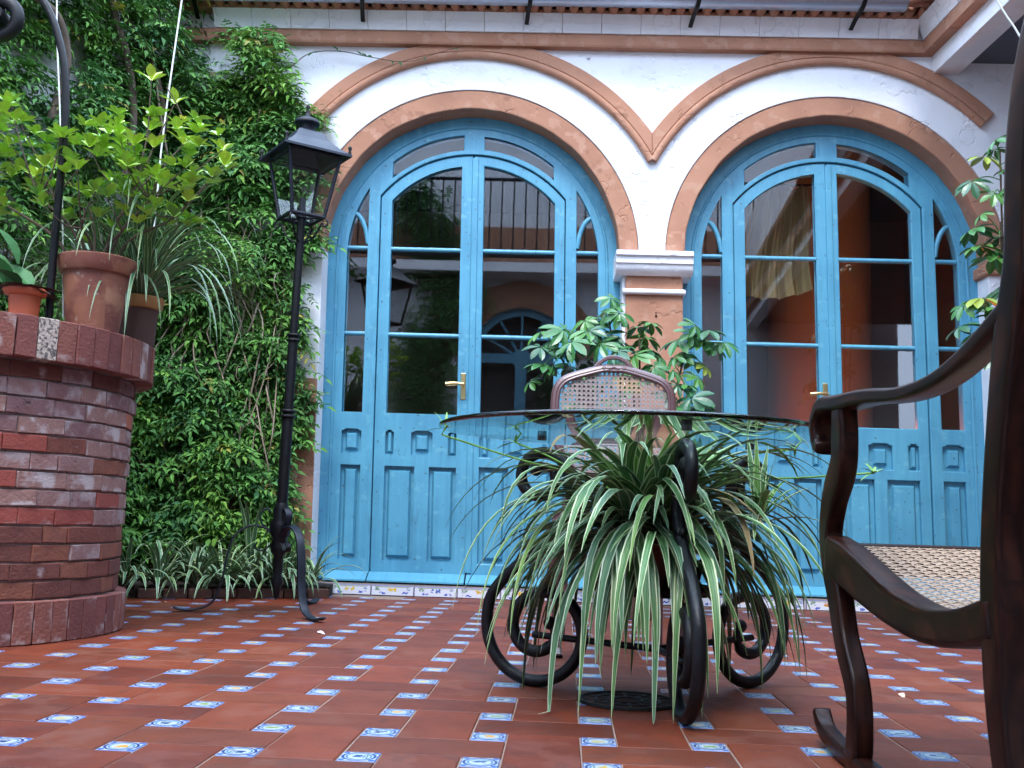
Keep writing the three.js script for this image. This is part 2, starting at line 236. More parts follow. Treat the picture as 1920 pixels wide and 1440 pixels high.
// ---------------------------------------------------------------- the house front
const house = thing('house_front', 'white plastered house front with two terracotta trimmed arches, cornice and tiled foot', 'building', [0, 0, Z0]);
{
  // wall with two arched openings, starting above the tiled step
  const out = [[-2.12, 0], [-1.18, 0], [-1.18, SPR]].concat([]);
  const pts = [[-2.12, 0.056], [UC[0] - RO + 0.004, 0.056], [UC[0] - RO + 0.004, SPR], ...arc(UC[0], SPR, RR, PI, 0, 48), [0.43, SPR], [0.43, 0.056], [0.75, 0.056], [0.75, SPR],
    ...arc(UC[1], SPR, RR, PI, 0, 48), [UC[1] + RO - 0.004, SPR], [UC[1] + RO - 0.004, 0.056], [4.62, 0.056], [4.62, 2.985], [-2.12, 2.985]];
  part('wall', F(tri(ext(poly(pts), 0.25, 0.004).translate(0, 0, -0.254))), M.white, house);
  part('wall_footing', F(tri(new THREE.BoxGeometry(6.74, 0.056, 0.26).translate(1.25, 0.028, -0.134))), M.mortar, house);
  part('upper_wall', F(tri(box(-2.12, 2.62, 2.985, 3.6, -0.25, 0.03))), M.white, house);
  for (const uc of UC) {
    part('arch_band', F(tri(ext(poly([...arc(uc, SPR, RR - 0.001, 0, PI, 64, 0.0012), ...arc(uc, SPR, RO, PI, 0, 64, 0.0025)]), 0.228, 0.007).translate(0, 0, -0.242))), M.ochre, house);
    
    const va = r => Math.acos(0.9745 / r), A0 = r => uc > 0 ? 0.76 : va(r), A1 = r => uc > 0 ? PI - va(r) : PI * 0.93;
    const ring = (r0, r1, d) => F(tri(ext(poly([...arc(uc, SPR, r1, A0(r1), A1(r1), 56), ...arc(uc, SPR, r0, A1(r0), A0(r0), 56)]), d, 0.004).translate(0, 0, -0.01)));
    const m = part('arch_moulding', ring(1.118, 1.183, 0.034), M.ochre, house);
    part('moulding_bead', F(tri(tube(arc(uc, SPR, 1.098, A0(1.105), A1(1.105), 40).map(p => V(p[0], p[1], 0.016)), 0.0205, { seg: 90, radial: 12 }))), M.ochre, m);
  }
  // pilaster between the doors
  part('pilaster', F(tri(box(0.447, 0.748, 0.056, 1.70, -0.24, 0.022))), M.ochre, house);
  part('necking', F(tri(rbox(0.452, 0.742, 1.636, 1.72, -0.23, 0.02))), M.ochre, house);
  part('astragal', F(tri(rbox(0.428, 0.765, 1.612, 1.642, -0.2, 0.048, 0.013))), M.white, house);
  { const cap = new THREE.Shape(); cap.moveTo(-0.2, 1.715); cap.lineTo(0.03, 1.715); cap.quadraticCurveTo(0.075, 1.725, 0.075, 1.765); cap.lineTo(0.085, 1.77); cap.lineTo(0.085, 1.805); cap.lineTo(0.098, 1.81); cap.lineTo(0.098, 1.835); cap.lineTo(-0.2, 1.835);
    const g = ext(cap, 0.40, 0.003).rotateY(-PI / 2).translate(0.796, 0, 0); part('capital', F(tri(g)), M.white, house); }
  part('impost_block', F(tri(rbox(UC[1] + 0.775, UC[1] + 0.93, 1.765, 1.835, -0.2, 0.03, 0.018))), M.ochre, house);
  part('dado', F(tri(box(-2.12, UC[0] - RO + 0.001, 0.056, 1.118, -0.2, 0.012))), M.ochre, house);
  // cornice
  { const s = poly([[-0.02, 2.975], [0.052, 2.975], [0.058, 2.985], [0.06, 3.035], [0.05, 3.048], [-0.02, 3.048]]);
    part('cornice_band', F(tri(ext(s, 4.19, 0.002).rotateY(-PI / 2).translate(2.07, 0, 0))), M.ochre, house);
    for (let k = 0; k < 20; k++) { const c = poly([[0.0, 3.0485], [0.062, 3.0485], [0.080, 3.094], [0.112, 3.136], [0.0, 3.136]]); const x1 = 2.5 - k * 0.213; if (x1 > 2.25) continue; part('frieze_panel', F(tri(ext(c, 0.207, 0.002).rotateY(-PI / 2).translate(x1 - 0.06, 0, 0))), M.white, house); }
  }
  // eave tiles: each rounded end
  const tg = new THREE.CylinderGeometry(0.030, 0.034, 0.34, 10, 1, true, 0, PI).rotateX(PI / 2).rotateZ(PI / 2); const tOuter = tube([V(0, 0, -0.2), V(0, 0, 0.1), V(0, 0, 0.17)], 0.026, { seg: 3, radial: 10 });
  const tileM = [0, 1, 2].map(k => std({ color: C(...[[1, 1, 1], [0.75, 0.7, 0.7], [1.1, 1.0, 0.95]][k]), map: ochreMap, roughness: 0.9 }));
  for (let k = 0; k < 58; k++) { const u = 2.02 - k * 0.0715; const m = placed('roof_tile', tOuter, pick(tileM), house, W(u, 3.166 + rr(-0.003, 0.003), 0.02 + rr(-0.01, 0.01)), [0.05, 0, 0]); }
  part('tile_bed', F(tri(box(-2.12, 2.1, 3.137, 3.154, -0.05, 0.115))), M.ochre, house);
  part('roof_slope', F(tri(box(-2.12, 2.6, 3.188, 3.25, -0.25, 0.175))), tileM[1], house);
  // skirting tiles with printed flowers and animals
  const sk = Array.from({ length: 6 }, (_, q) => ctex(256, 64, (c) => {
    const s0 = seed; seed = 4000 + q * 17; c.fillStyle = '#cfd2dc'; c.fillRect(0, 0, 256, 64); c.fillStyle = '#2d3fa0'; c.fillRect(0, 0, 256, 5);
    c.fillStyle = '#7f8a52'; c.fillRect(20, 8, 216, 4);
    const blob = (col, x, y, a, b, n) => { c.fillStyle = col; for (let k = 0; k < n; k++) { c.beginPath(); c.ellipse(x + rr(-a, a), y + rr(-b, b), rr(3, 9), rr(2, 5), rr(-1, 1), 0, 7); c.fill(); } };
    blob('#6f8a76', 40, 22, 16, 10, 9); blob(['#cfa81e', '#d2b021', '#b5772a', '#cfa81e', '#c79c20', '#3f5fae'][q], 128, 28, 26, 9, 14); c.fillStyle = c.fillStyle; c.fillRect(108, 10, 5, 14); c.fillRect(146, 10, 5, 14);
    blob('#4a5cae', 205, 46, 20, 6, 9); blob('#3f55b0', 66, 50, 14, 6, 6); blob('#7f93b5', 225, 20, 10, 7, 5); c.strokeStyle = '#8d86a5'; c.lineWidth = 3; c.strokeRect(1, 1, 254, 62); seed = s0;
  }));
  const skm = sk.map(t => std({ map: t, roughness: 0.25 }));
  for (let k = 0; k < 20; k++) { const u = -1.305 + k * 0.2225; if (u > 2.7) break; const g = new RoundedBoxGeometry(0.219, 0.051, 0.012, 2, 0.002).translate(0, 0, 0.0065); { const p = g.attributes.position, uv = g.attributes.uv; for (let i = 0; i < p.count; i++) uv.setXY(i, p.getX(i) / 0.219 + 0.5, p.getY(i) / 0.051 + 0.5); } placed('skirting_tile', g, skm[(k * 5 + 2) % 6], house, W(u + 0.11, 0.0275, 0), [0, 0, rr(-0.003, 0.003)]); }
  // small nail heads and a cable hole that the plaster shows
  for (const [u, v, m, r] of [[-0.0, 2.945, M.white, 0.008], [0.245, 2.935, M.white, 0.010], [0.607, 1.5, M.iron, 0.006], [0.607, 1.517, M.iron, 0.004]]) part('nail', F(new THREE.SphereGeometry(r, 10, 8).translate(u, v, u > 0.5 ? 0.024 : 0.004)), m, house);
}
{ // gutter
  const g = thing('roof_gutter', 'long grey zinc half round gutter hung along the eave above the arches', 'gutter', [0, 3.2, Z0 + 0.2]);
  const prof = []; for (let k = 0; k <= 16; k++) { const a = PI + k / 16 * PI; prof.push([0.215 + 0.075 * Math.cos(a), 3.204 + 0.075 * Math.sin(a)]); } for (let k = 16; k >= 0; k--) { const a = PI + k / 16 * PI; prof.push([0.215 + 0.072 * Math.cos(a), 3.204 + 0.072 * Math.sin(a)]); }
  part('trough', F(ext(poly(prof), 3.86, 0, 4).rotateY(-PI / 2).translate(1.90, 0, 0)), M.zinc, g);
  part('rolled_lip', F(tube([V(-1.96, 3.207, 0.294), V(1.90, 3.207, 0.294)], 0.009, { seg: 2 })), M.zinc, g);
  for (const u of [-1.89, -0.98, -0.085, 0.80, 1.66]) part('bracket', F(sweep([V(u + 0.02, 3.218, 0.296), V(u + 0.015, 3.163, 0.285), V(u + 0.01, 3.127, 0.235), V(u, 3.112, 0.17), V(u - 0.01, 3.080, 0.088)], 0.024, 0.006, V(1, 0, 0), { n: 8 })), M.iron, g);
  for (const u of [-1.962, 1.902]) part('end_cap', F(new THREE.CylinderGeometry(0.076, 0.076, 0.004, 24).rotateZ(PI / 2).translate(u, 3.207, 0.215)), u < 0 ? M.iron : M.zinc, g);
}

// ---------------------------------------------------------------- arched doors
const paneSet = [];
function raised(x0, x1, y0, y1, zb, zf, m1, m2) { // raised panel with flat margin and bevelled field
  const R = [[x0, x1, y0, y1, zb], [x0 + m1, x1 - m1, y0 + m1, y1 - m1, zb], [x0 + m1 + m2, x1 - m1 - m2, y0 + m1 + m2, y1 - m1 - m2, zf]], P = []; const c = r => [[r[0], r[2]], [r[1], r[2]], [r[1], r[3]], [r[0], r[3]]].map(p => V(p[0], p[1], r[4]));
  const q = (a, b, d, e) => { for (const p of [a, b, d, a, d, e]) P.push(p.x, p.y, p.z); };
  for (let k = 0; k < 2; k++) { const A = c(R[k]), B = c(R[k + 1]); for (let i = 0; i < 4; i++) q(A[i], A[(i + 1) % 4], B[(i + 1) % 4], B[i]); } const Fd = c(R[2]); q(...Fd);
  const g = new THREE.BufferGeometry(); g.setAttribute('position', new THREE.Float32BufferAttribute(P, 3)); g.computeVertexNormals(); return tri(g);
}
function door(uc, label) {
  const D = thing('arched_door', label, 'door', [uc, 0.056, Z0 - 0.15]);
  const X = (x, s) => uc + s * x, cl = 1.765, wF = -0.14;
  const at = (cx, cy, r, x) => cy + Math.sqrt(r * r - x * x);
  const flip = (pts, s) => pts.map(p => [X(p[0], s), p[1]]);
  const notch = (x0, x1, y0, y1) => { const d = Math.min(0.012, (x1 - x0) * 0.2), m = (x0 + x1) / 2, h = (x1 - x0) * 0.28; return [[x0, y0], [x1, y0], [x1, y1 - d], [x1 - d, y1 - d * 0.8], [m + h, y1], [m - h, y1], [x0 + d, y1 - d * 0.8], [x0, y1 - d]]; };
  const side = [[0.575, 0.957], [0.695, 0.957], [0.695, SPR], ...arc(0, SPR, 0.695, 0.04, Math.acos(0.575 / 0.695), 12)];
  const a0 = Math.acos(0.45 / 0.69), a1 = Math.acos(0.055 / 0.69), b0 = Math.acos(0.45 / 0.68), b1 = Math.acos(0.055 / 0.68);
  const trans = [...arc(0, cl, 0.682, b0, b1, 12), ...arc(0, SPR, 0.698, Math.acos(0.055 / 0.698), Math.acos(0.45 / 0.698), 12)];
  const holes = []; for (const s of [1, -1]) { holes.push(flip(side, s), flip(trans, s), flip(notch(0.575, 0.69, 0.735, 0.875), s), flip(rect(0.575, 0.69, 0.17, 0.68), s)); }
  const la = Math.acos(0.515 / 0.658);
  const frame = poly([[uc - 0.84, 0.062], [uc - 0.84, SPR], ...arc(uc, SPR, 0.84, PI, 0, 48), [uc + 0.84, 0.062], [uc + 0.515, 0.062], ...arc(uc, cl, 0.658, la, PI - la, 24), [uc - 0.515, 0.062]], holes);
  const fr = part('frame', F(tri(ext(frame, 0.06, 0.004).translate(0, 0, wF - 0.064))), M.blue, D);
  part('frame_bead', F(tri(tube([V(uc + 0.742, 0.07, wF), V(uc + 0.742, 1.0, wF), ...arc(uc, SPR, 0.742, 0, PI, 30).map(p => V(p[0], p[1], wF)), V(uc - 0.742, 1.0, wF), V(uc - 0.742, 0.07, wF)], 0.0085, { seg: 120 }))), M.blue, fr);
  for (const s of [1, -1]) {
    part('pane', F(tri(new THREE.ShapeGeometry(poly(flip(s > 0 ? side : [...side].reverse(), s)), 16).translate(0, 0, wF - 0.018))), M.pane, D);
    part('pane', F(tri(new THREE.ShapeGeometry(poly(flip(s > 0 ? trans : [...trans].reverse(), s)), 16).translate(0, 0, wF - 0.018))), M.pane, D);
    const x0 = Math.min(X(0.57, s), X(0.70, s));
    for (const v of [1.395, 1.876]) part('glazing_bar', F(tri(tube([V(x0, v, wF - 0.018), V(x0 + 0.13, v, wF - 0.018)], 0.0125, { seg: 2, radial: 10 }))), M.blue, D);
    part('curved_bar', F(tri(tube([V(X(0.675, s), 2.085, wF - 0.014), V(X(0.63, s), 2.055, wF - 0.014), V(X(0.597, s), 1.99, wF - 0.014), V(X(0.578, s), 1.90, wF - 0.014)], 0.0135, { seg: 14 }))), M.blue, D);
    const r2 = (a, b) => [Math.min(X(a, s), X(b, s)), Math.max(X(a, s), X(b, s))];
    part('panel', F(raised(...r2(0.57, 0.695), 0.73, 0.88, wF - 0.026, wF - 0.008, 0.026, 0.013)), M.blue, D);
    part('panel', F(raised(...r2(0.57, 0.695), 0.165, 0.685, wF - 0.026, wF - 0.008, 0.026, 0.013)), M.blue, D);
    // leaf
    const lw = wF - 0.012, ll = Math.acos(0.511 / 0.652), pv = at(0, cl, 0.598, 0.455);
    const paneP = [[0.060, 0.957], [0.455, 0.957], ...arc(0, cl, 0.598, Math.acos(0.455 / 0.598), Math.acos(0.06 / 0.598), 14)];
    const hs = [paneP, notch(0.06, 0.115, 0.735, 0.875), notch(0.19, 0.315, 0.735, 0.875), notch(0.40, 0.455, 0.735, 0.875), rect(0.06, 0.215, 0.17, 0.68), rect(0.285, 0.455, 0.17, 0.68)].map(h => flip(h, s));
    const lo = poly(flip([[0.004, 0.064], [0.511, 0.064], ...arc(0, cl, 0.652, ll, PI / 2 - 0.004 / 0.652, 18)], s), hs);
    const L = part('door_leaf', F(tri(ext(lo, 0.04, 0.0045).translate(0, 0, lw - 0.0445))), M.blue, D);
    part('pane', F(tri(new THREE.ShapeGeometry(poly(flip(s > 0 ? paneP : [...paneP].reverse(), s)), 16).translate(0, 0, lw - 0.025))), M.pane, L);
    const [m0, m1] = r2(0.052, 0.463);
    for (const v of [1.395, 1.876]) part('glazing_bar', F(tri(tube([V(m0, v, lw - 0.014), V(m1, v, lw - 0.014)], 0.0125, { seg: 2, radial: 10 }))), M.blue, L);
    for (const [a, b, y0, y1, m] of [[0.055, 0.12, 0.73, 0.88, 0.014], [0.185, 0.32, 0.73, 0.88, 0.030], [0.395, 0.46, 0.73, 0.88, 0.014], [0.055, 0.22, 0.165, 0.685, 0.026], [0.28, 0.46, 0.165, 0.685, 0.026]]) part('panel', F(raised(...r2(a, b), y0, y1, lw - 0.026, lw - 0.008, m, 0.012)), M.blue, L);
    const [q0, q1] = r2(0.006, 0.51), [s0, s1] = r2(0.52, 0.745);
    const sillShape = poly([[-0.13, 0.066], [-0.045, 0.066], [-0.045, 0.074], [-0.128, 0.112], [-0.15, 0.112], [-0.15, 0.066]]);
    part('weather_bar', F(tri(ext(sillShape, q1 - q0, 0.002).rotateY(-PI / 2).translate(q1, 0, 0))), M.blue, L);
    part('weather_bar', F(tri(ext(sillShape, s1 - s0, 0.002).rotateY(-PI / 2).translate(s1, 0, 0))), M.blue, D);
    if (s > 0) part('astragal', F(tri(rbox(uc - 0.006, uc + 0.028, 0.12, at(0, cl, 0.64, 0.02), lw - 0.004, lw + 0.008, 0.004))), M.blue, L);
    else {
      const h = part('handle', F(tri(merge([rbox(uc - 0.047, uc - 0.02, 1.045, 1.19, lw - 0.002, lw + 0.005, 0.003), tube([V(uc - 0.033, 1.125, lw), V(uc - 0.033, 1.125, lw + 0.05)], 0.008, { seg: 2 }), tube([V(uc - 0.028, 1.125, lw + 0.05), V(uc - 0.08, 1.127, lw + 0.052), V(uc - 0.125, 1.122, lw + 0.05)], t => 0.008 + 0.003 * t, { seg: 8 })]))), M.brass, L);
    }
  }
  return D;
}
door(UC[0], 'left blue arched double door of dark panes behind the street lamp and table');
door(UC[1], 'right blue arched double door with warm lamplight behind its panes, beside the rocking chair');

// ---------------------------------------------------------------- rooms behind the doors
{
  const z1 = Z0 - 0.26, z2 = -8.6;
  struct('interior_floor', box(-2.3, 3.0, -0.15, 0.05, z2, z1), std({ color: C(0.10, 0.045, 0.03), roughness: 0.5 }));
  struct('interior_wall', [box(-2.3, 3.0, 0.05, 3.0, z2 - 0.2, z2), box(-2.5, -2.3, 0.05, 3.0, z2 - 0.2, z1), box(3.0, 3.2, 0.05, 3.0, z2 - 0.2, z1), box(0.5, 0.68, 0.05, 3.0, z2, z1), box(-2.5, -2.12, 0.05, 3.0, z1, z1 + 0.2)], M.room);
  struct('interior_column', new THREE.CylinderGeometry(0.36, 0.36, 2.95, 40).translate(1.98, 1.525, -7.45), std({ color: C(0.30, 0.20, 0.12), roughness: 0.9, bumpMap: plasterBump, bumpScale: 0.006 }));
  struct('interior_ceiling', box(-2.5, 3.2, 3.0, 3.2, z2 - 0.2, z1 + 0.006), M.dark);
  // curtain behind the right door, upper part
  const cur = thing('window_curtain', 'gathered ochre yellow curtain behind the upper panes of the right door', 'curtain', [1.30, 2.0, -5.95]);
  const g = new THREE.PlaneGeometry(0.5, 0.62, 60, 16), p = g.attributes.position;
  for (let i = 0; i < p.count; i++) { const x = p.getX(i), y = p.getY(i), sp = 0.75 + 0.5 * (0.31 - y); p.setXYZ(i, x * sp + 0.03 * Math.sin(y * 7), y - 0.06 * Math.cos(x * 6) * (y < 0 ? 1 : 0.3), 0.03 * Math.sin(x * 62 + y * 2) + 0.014 * Math.sin(x * 131)); }
  g.computeVertexNormals(); g.translate(1.30, 2.10, -5.95);
  part('cloth', g, std({ color: C(0.34, 0.24, 0.10), roughness: 0.9, side: THREE.DoubleSide }), cur);
  part('rod', tube([V(0.95, 2.42, -5.97), V(1.68, 2.42, -5.97)], 0.012, { seg: 2 }), M.iron, cur);
  // table lamp glowing inside
  const lx = 1.79, lz = -6.35;
  const L = thing('table_lamp', 'lit table lamp glowing orange in the room behind the right door', 'lamp', [lx, 0.50, lz]);
  part('base', lathe([[0.001, 0.50], [0.08, 0.50], [0.085, 0.52], [0.03, 0.55], [0.05, 0.63], [0.045, 0.70], [0.012, 0.76], [0.012, 0.84]], lx, 0, lz), M.brass, L);
  part('shade', lathe([[0.15, 0.81], [0.09, 1.03]], lx, 0, lz), phy({ color: C(0.95, 0.55, 0.2), transmission: 0.5, roughness: 1, thickness: 0, side: THREE.DoubleSide }), L);
  part('bulb', new THREE.SphereGeometry(0.035, 12, 10).translate(lx, 0.91, lz), std({ color: C(1, 0.8, 0.5), emissive: C(1, 0.45, 0.12), emissiveIntensity: 3 }), L);
  const pl = new THREE.PointLight(0xffa04a, 0.5, 0, 2); pl.position.set(0, 0.41, 0); pl.castShadow = true; pl.shadow.radius = 2; L.add(pl);
  const sb = thing('side_table', 'dark side table under the lit lamp inside the right room', 'table', [lx, 0.05, lz]);
  part('top', rbox(lx - 0.25, lx + 0.25, 0.465, 0.50, lz - 0.25, lz + 0.25, 0.006), M.mahogany, sb);
  for (const a of [-1, 1]) for (const b of [-1, 1]) part('leg', box(lx + a * 0.2 - 0.02, lx + a * 0.2 + 0.02, 0.05, 0.465, lz + b * 0.2 - 0.02, lz + b * 0.2 + 0.02), M.mahogany, sb);
}

// ---------------------------------------------------------------- side walls, right-hand beam, house opposite
const LW0 = [-2.10, Z0 - 0.2], LW1 = [-2.98, -3.0];
{
  const dx = LW1[0] - LW0[0], dz = LW1[1] - LW0[1], len = Math.hypot(dx, dz), ang = Math.atan2(-dz, dx);
  const lw = thing('side_wall', 'pale left side wall almost hidden under climbing jasmine behind the well', 'wall', [LW0[0], 0, LW0[1]]);
  const wg = tri(new THREE.BoxGeometry(len, 4.6, 0.3).translate(len / 2, 2.3, 0.15)).rotateY(ang).translate(LW0[0], 0, LW0[1]);
  // face the courtyard: local +z after rotation must look right
  part('wall', wg, M.white, lw);
  const dir = V(dx, 0, dz).normalize(), nrm = V(-dz, 0, dx).normalize(); if (nrm.x < 0) nrm.negate();
  const A = V(LW0[0], 0, LW0[1]).addScaledVector(nrm, 0.02);
  for (const [v, r] of [[3.06, 0.055], [3.17, 0.065]]) part('cornice_roll', tri(tube([A.clone().setY(v).addScaledVector(dir, 0.1), A.clone().setY(v).addScaledVector(dir, 3.0)], r, { seg: 4, radial: 14 })), M.white, lw);
  part('wall_run', tri(box(-3.35, -2.98, 0, 4.6, -3.1, 1.7)), M.white, lw);
  part('wall_end', tri(box(-2.6, -2.1, 0, 4.6, Z0 - 0.5, Z0 - 0.2)), M.white, lw);

  const rw = thing('gallery_wall', 'shaded gallery behind a white beam with a terracotta band, above right', 'wall', [4.1, 0, -3]);
  const ra = 0.064, rot = g => g.translate(-2.04, 0, -Z0).rotateY(ra).translate(2.04, 0, Z0);
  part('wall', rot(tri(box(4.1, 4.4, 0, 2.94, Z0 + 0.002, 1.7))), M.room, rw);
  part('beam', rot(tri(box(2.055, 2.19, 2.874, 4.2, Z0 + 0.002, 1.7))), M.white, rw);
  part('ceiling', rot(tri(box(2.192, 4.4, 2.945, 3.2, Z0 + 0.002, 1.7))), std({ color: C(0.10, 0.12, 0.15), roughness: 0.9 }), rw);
  part('cornice_band', rot(tri(box(1.993, 2.06, 2.9755, 3.0475, Z0 + 0.002, 1.7))), M.ochre, rw);
  const c = poly([[0.0, 3.0495], [-0.062, 3.0495], [-0.080, 3.094], [-0.112, 3.136], [0.0, 3.136]]);
  for (let k = 0; k < 10; k++) part('frieze_panel', rot(tri(ext(c, 0.207, 0.002).translate(2.052, 0, Z0 + 0.05 + k * 0.213))), M.white, rw);
  const tg = tube([V(-0.15, 0, 0), V(0.06, 0, 0)], 0.027, { seg: 2, radial: 10 });
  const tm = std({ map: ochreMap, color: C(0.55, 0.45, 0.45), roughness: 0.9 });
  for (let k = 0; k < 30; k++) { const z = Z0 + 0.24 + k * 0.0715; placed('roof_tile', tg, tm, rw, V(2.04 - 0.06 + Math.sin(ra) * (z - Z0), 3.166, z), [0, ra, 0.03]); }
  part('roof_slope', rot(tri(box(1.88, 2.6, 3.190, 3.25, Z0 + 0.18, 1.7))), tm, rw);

  // opposite house: only seen mirrored in the panes
  const oh = thing('opposite_house', 'white and terracotta house with a blue fanlight door, mirrored in the door panes', 'building', [0, 0, 1.7]), z = 1.7;
  const ax = -0.3, ay = 2.42, ar = 0.64, zb = 1.25;
  part('wall', tri(ext(poly(rect(-3.3, 4.4, 0, 5.6), [[[ax - ar, 0.05], [ax + ar, 0.05], [ax + ar, ay], ...arc(ax, ay, ar, 0, PI, 24), [ax - ar, ay]]]), 0.3).translate(0, 0, z)), M.white, oh);
  part('arch_band', tri(ext(poly([...arc(ax, ay, ar + 0.34, 0, PI, 30), ...arc(ax, ay, ar, PI, 0, 30)]), 0.03).translate(0, 0, z - 0.03)), M.ochre, oh);
  part('upper_panel', tri(box(-3.3, 4.4, 3.56, 4.1, z - 0.02, z)), M.ochre, oh);
  const fd = []; for (let k = 0; k <= 6; k++) { const a = k / 6 * PI; fd.push(tube([V(ax, ay, z + 0.1), V(ax + ar * Math.cos(a), ay + ar * Math.sin(a), z + 0.1)], 0.02, { seg: 2 })); }
  fd.push(box(ax - ar, ax + ar, ay - 0.06, ay + 0.06, z + 0.08, z + 0.14), box(ax - 0.07, ax + 0.07, 0.05, ay - 0.06, z + 0.08, z + 0.14), box(ax - ar, ax - ar + 0.1, 0.05, ay - 0.06, z + 0.08, z + 0.14), box(ax + ar - 0.1, ax + ar, 0.05, ay - 0.06, z + 0.08, z + 0.14), box(ax - ar, ax + ar, 0.05, 0.9, z + 0.1, z + 0.13), ext(poly([...arc(ax, ay, ar, 0, PI, 24), ...arc(ax, ay, ar - 0.09, PI, 0, 24)]), 0.05).translate(0, 0, z + 0.08), new THREE.CylinderGeometry(0.12, 0.12, 0.05, 20).rotateX(PI / 2).translate(ax, ay, z + 0.1));
  part('fanlight_door', fd.map(g => tri(g)), M.blue, oh);
  part('dark_room', tri(box(ax - ar - 0.2, ax + ar + 0.2, 0, 3.3, z + 0.31, z + 0.5)), M.dark, oh);
  part('balcony_rail', [tube([V(-3.3, 4.6, zb + 0.04), V(4.4, 4.6, zb + 0.04)], 0.024, { seg: 2 }), tube([V(-3.3, 3.62, zb + 0.04), V(4.4, 3.62, zb + 0.04)], 0.02, { seg: 2 })], M.iron, oh);
  for (let k = 0; k < 52; k++) part('baluster', tube([V(-3.25 + k * 0.148, 3.62, zb + 0.04), V(-3.25 + k * 0.148, 4.6, zb + 0.04)], 0.011, { seg: 1, radial: 6 }), M.iron, oh);
  part('balcony_slab', tri(box(-3.3, 4.4, 3.42, 3.54, zb, z - 0.002)), M.white, oh);
}

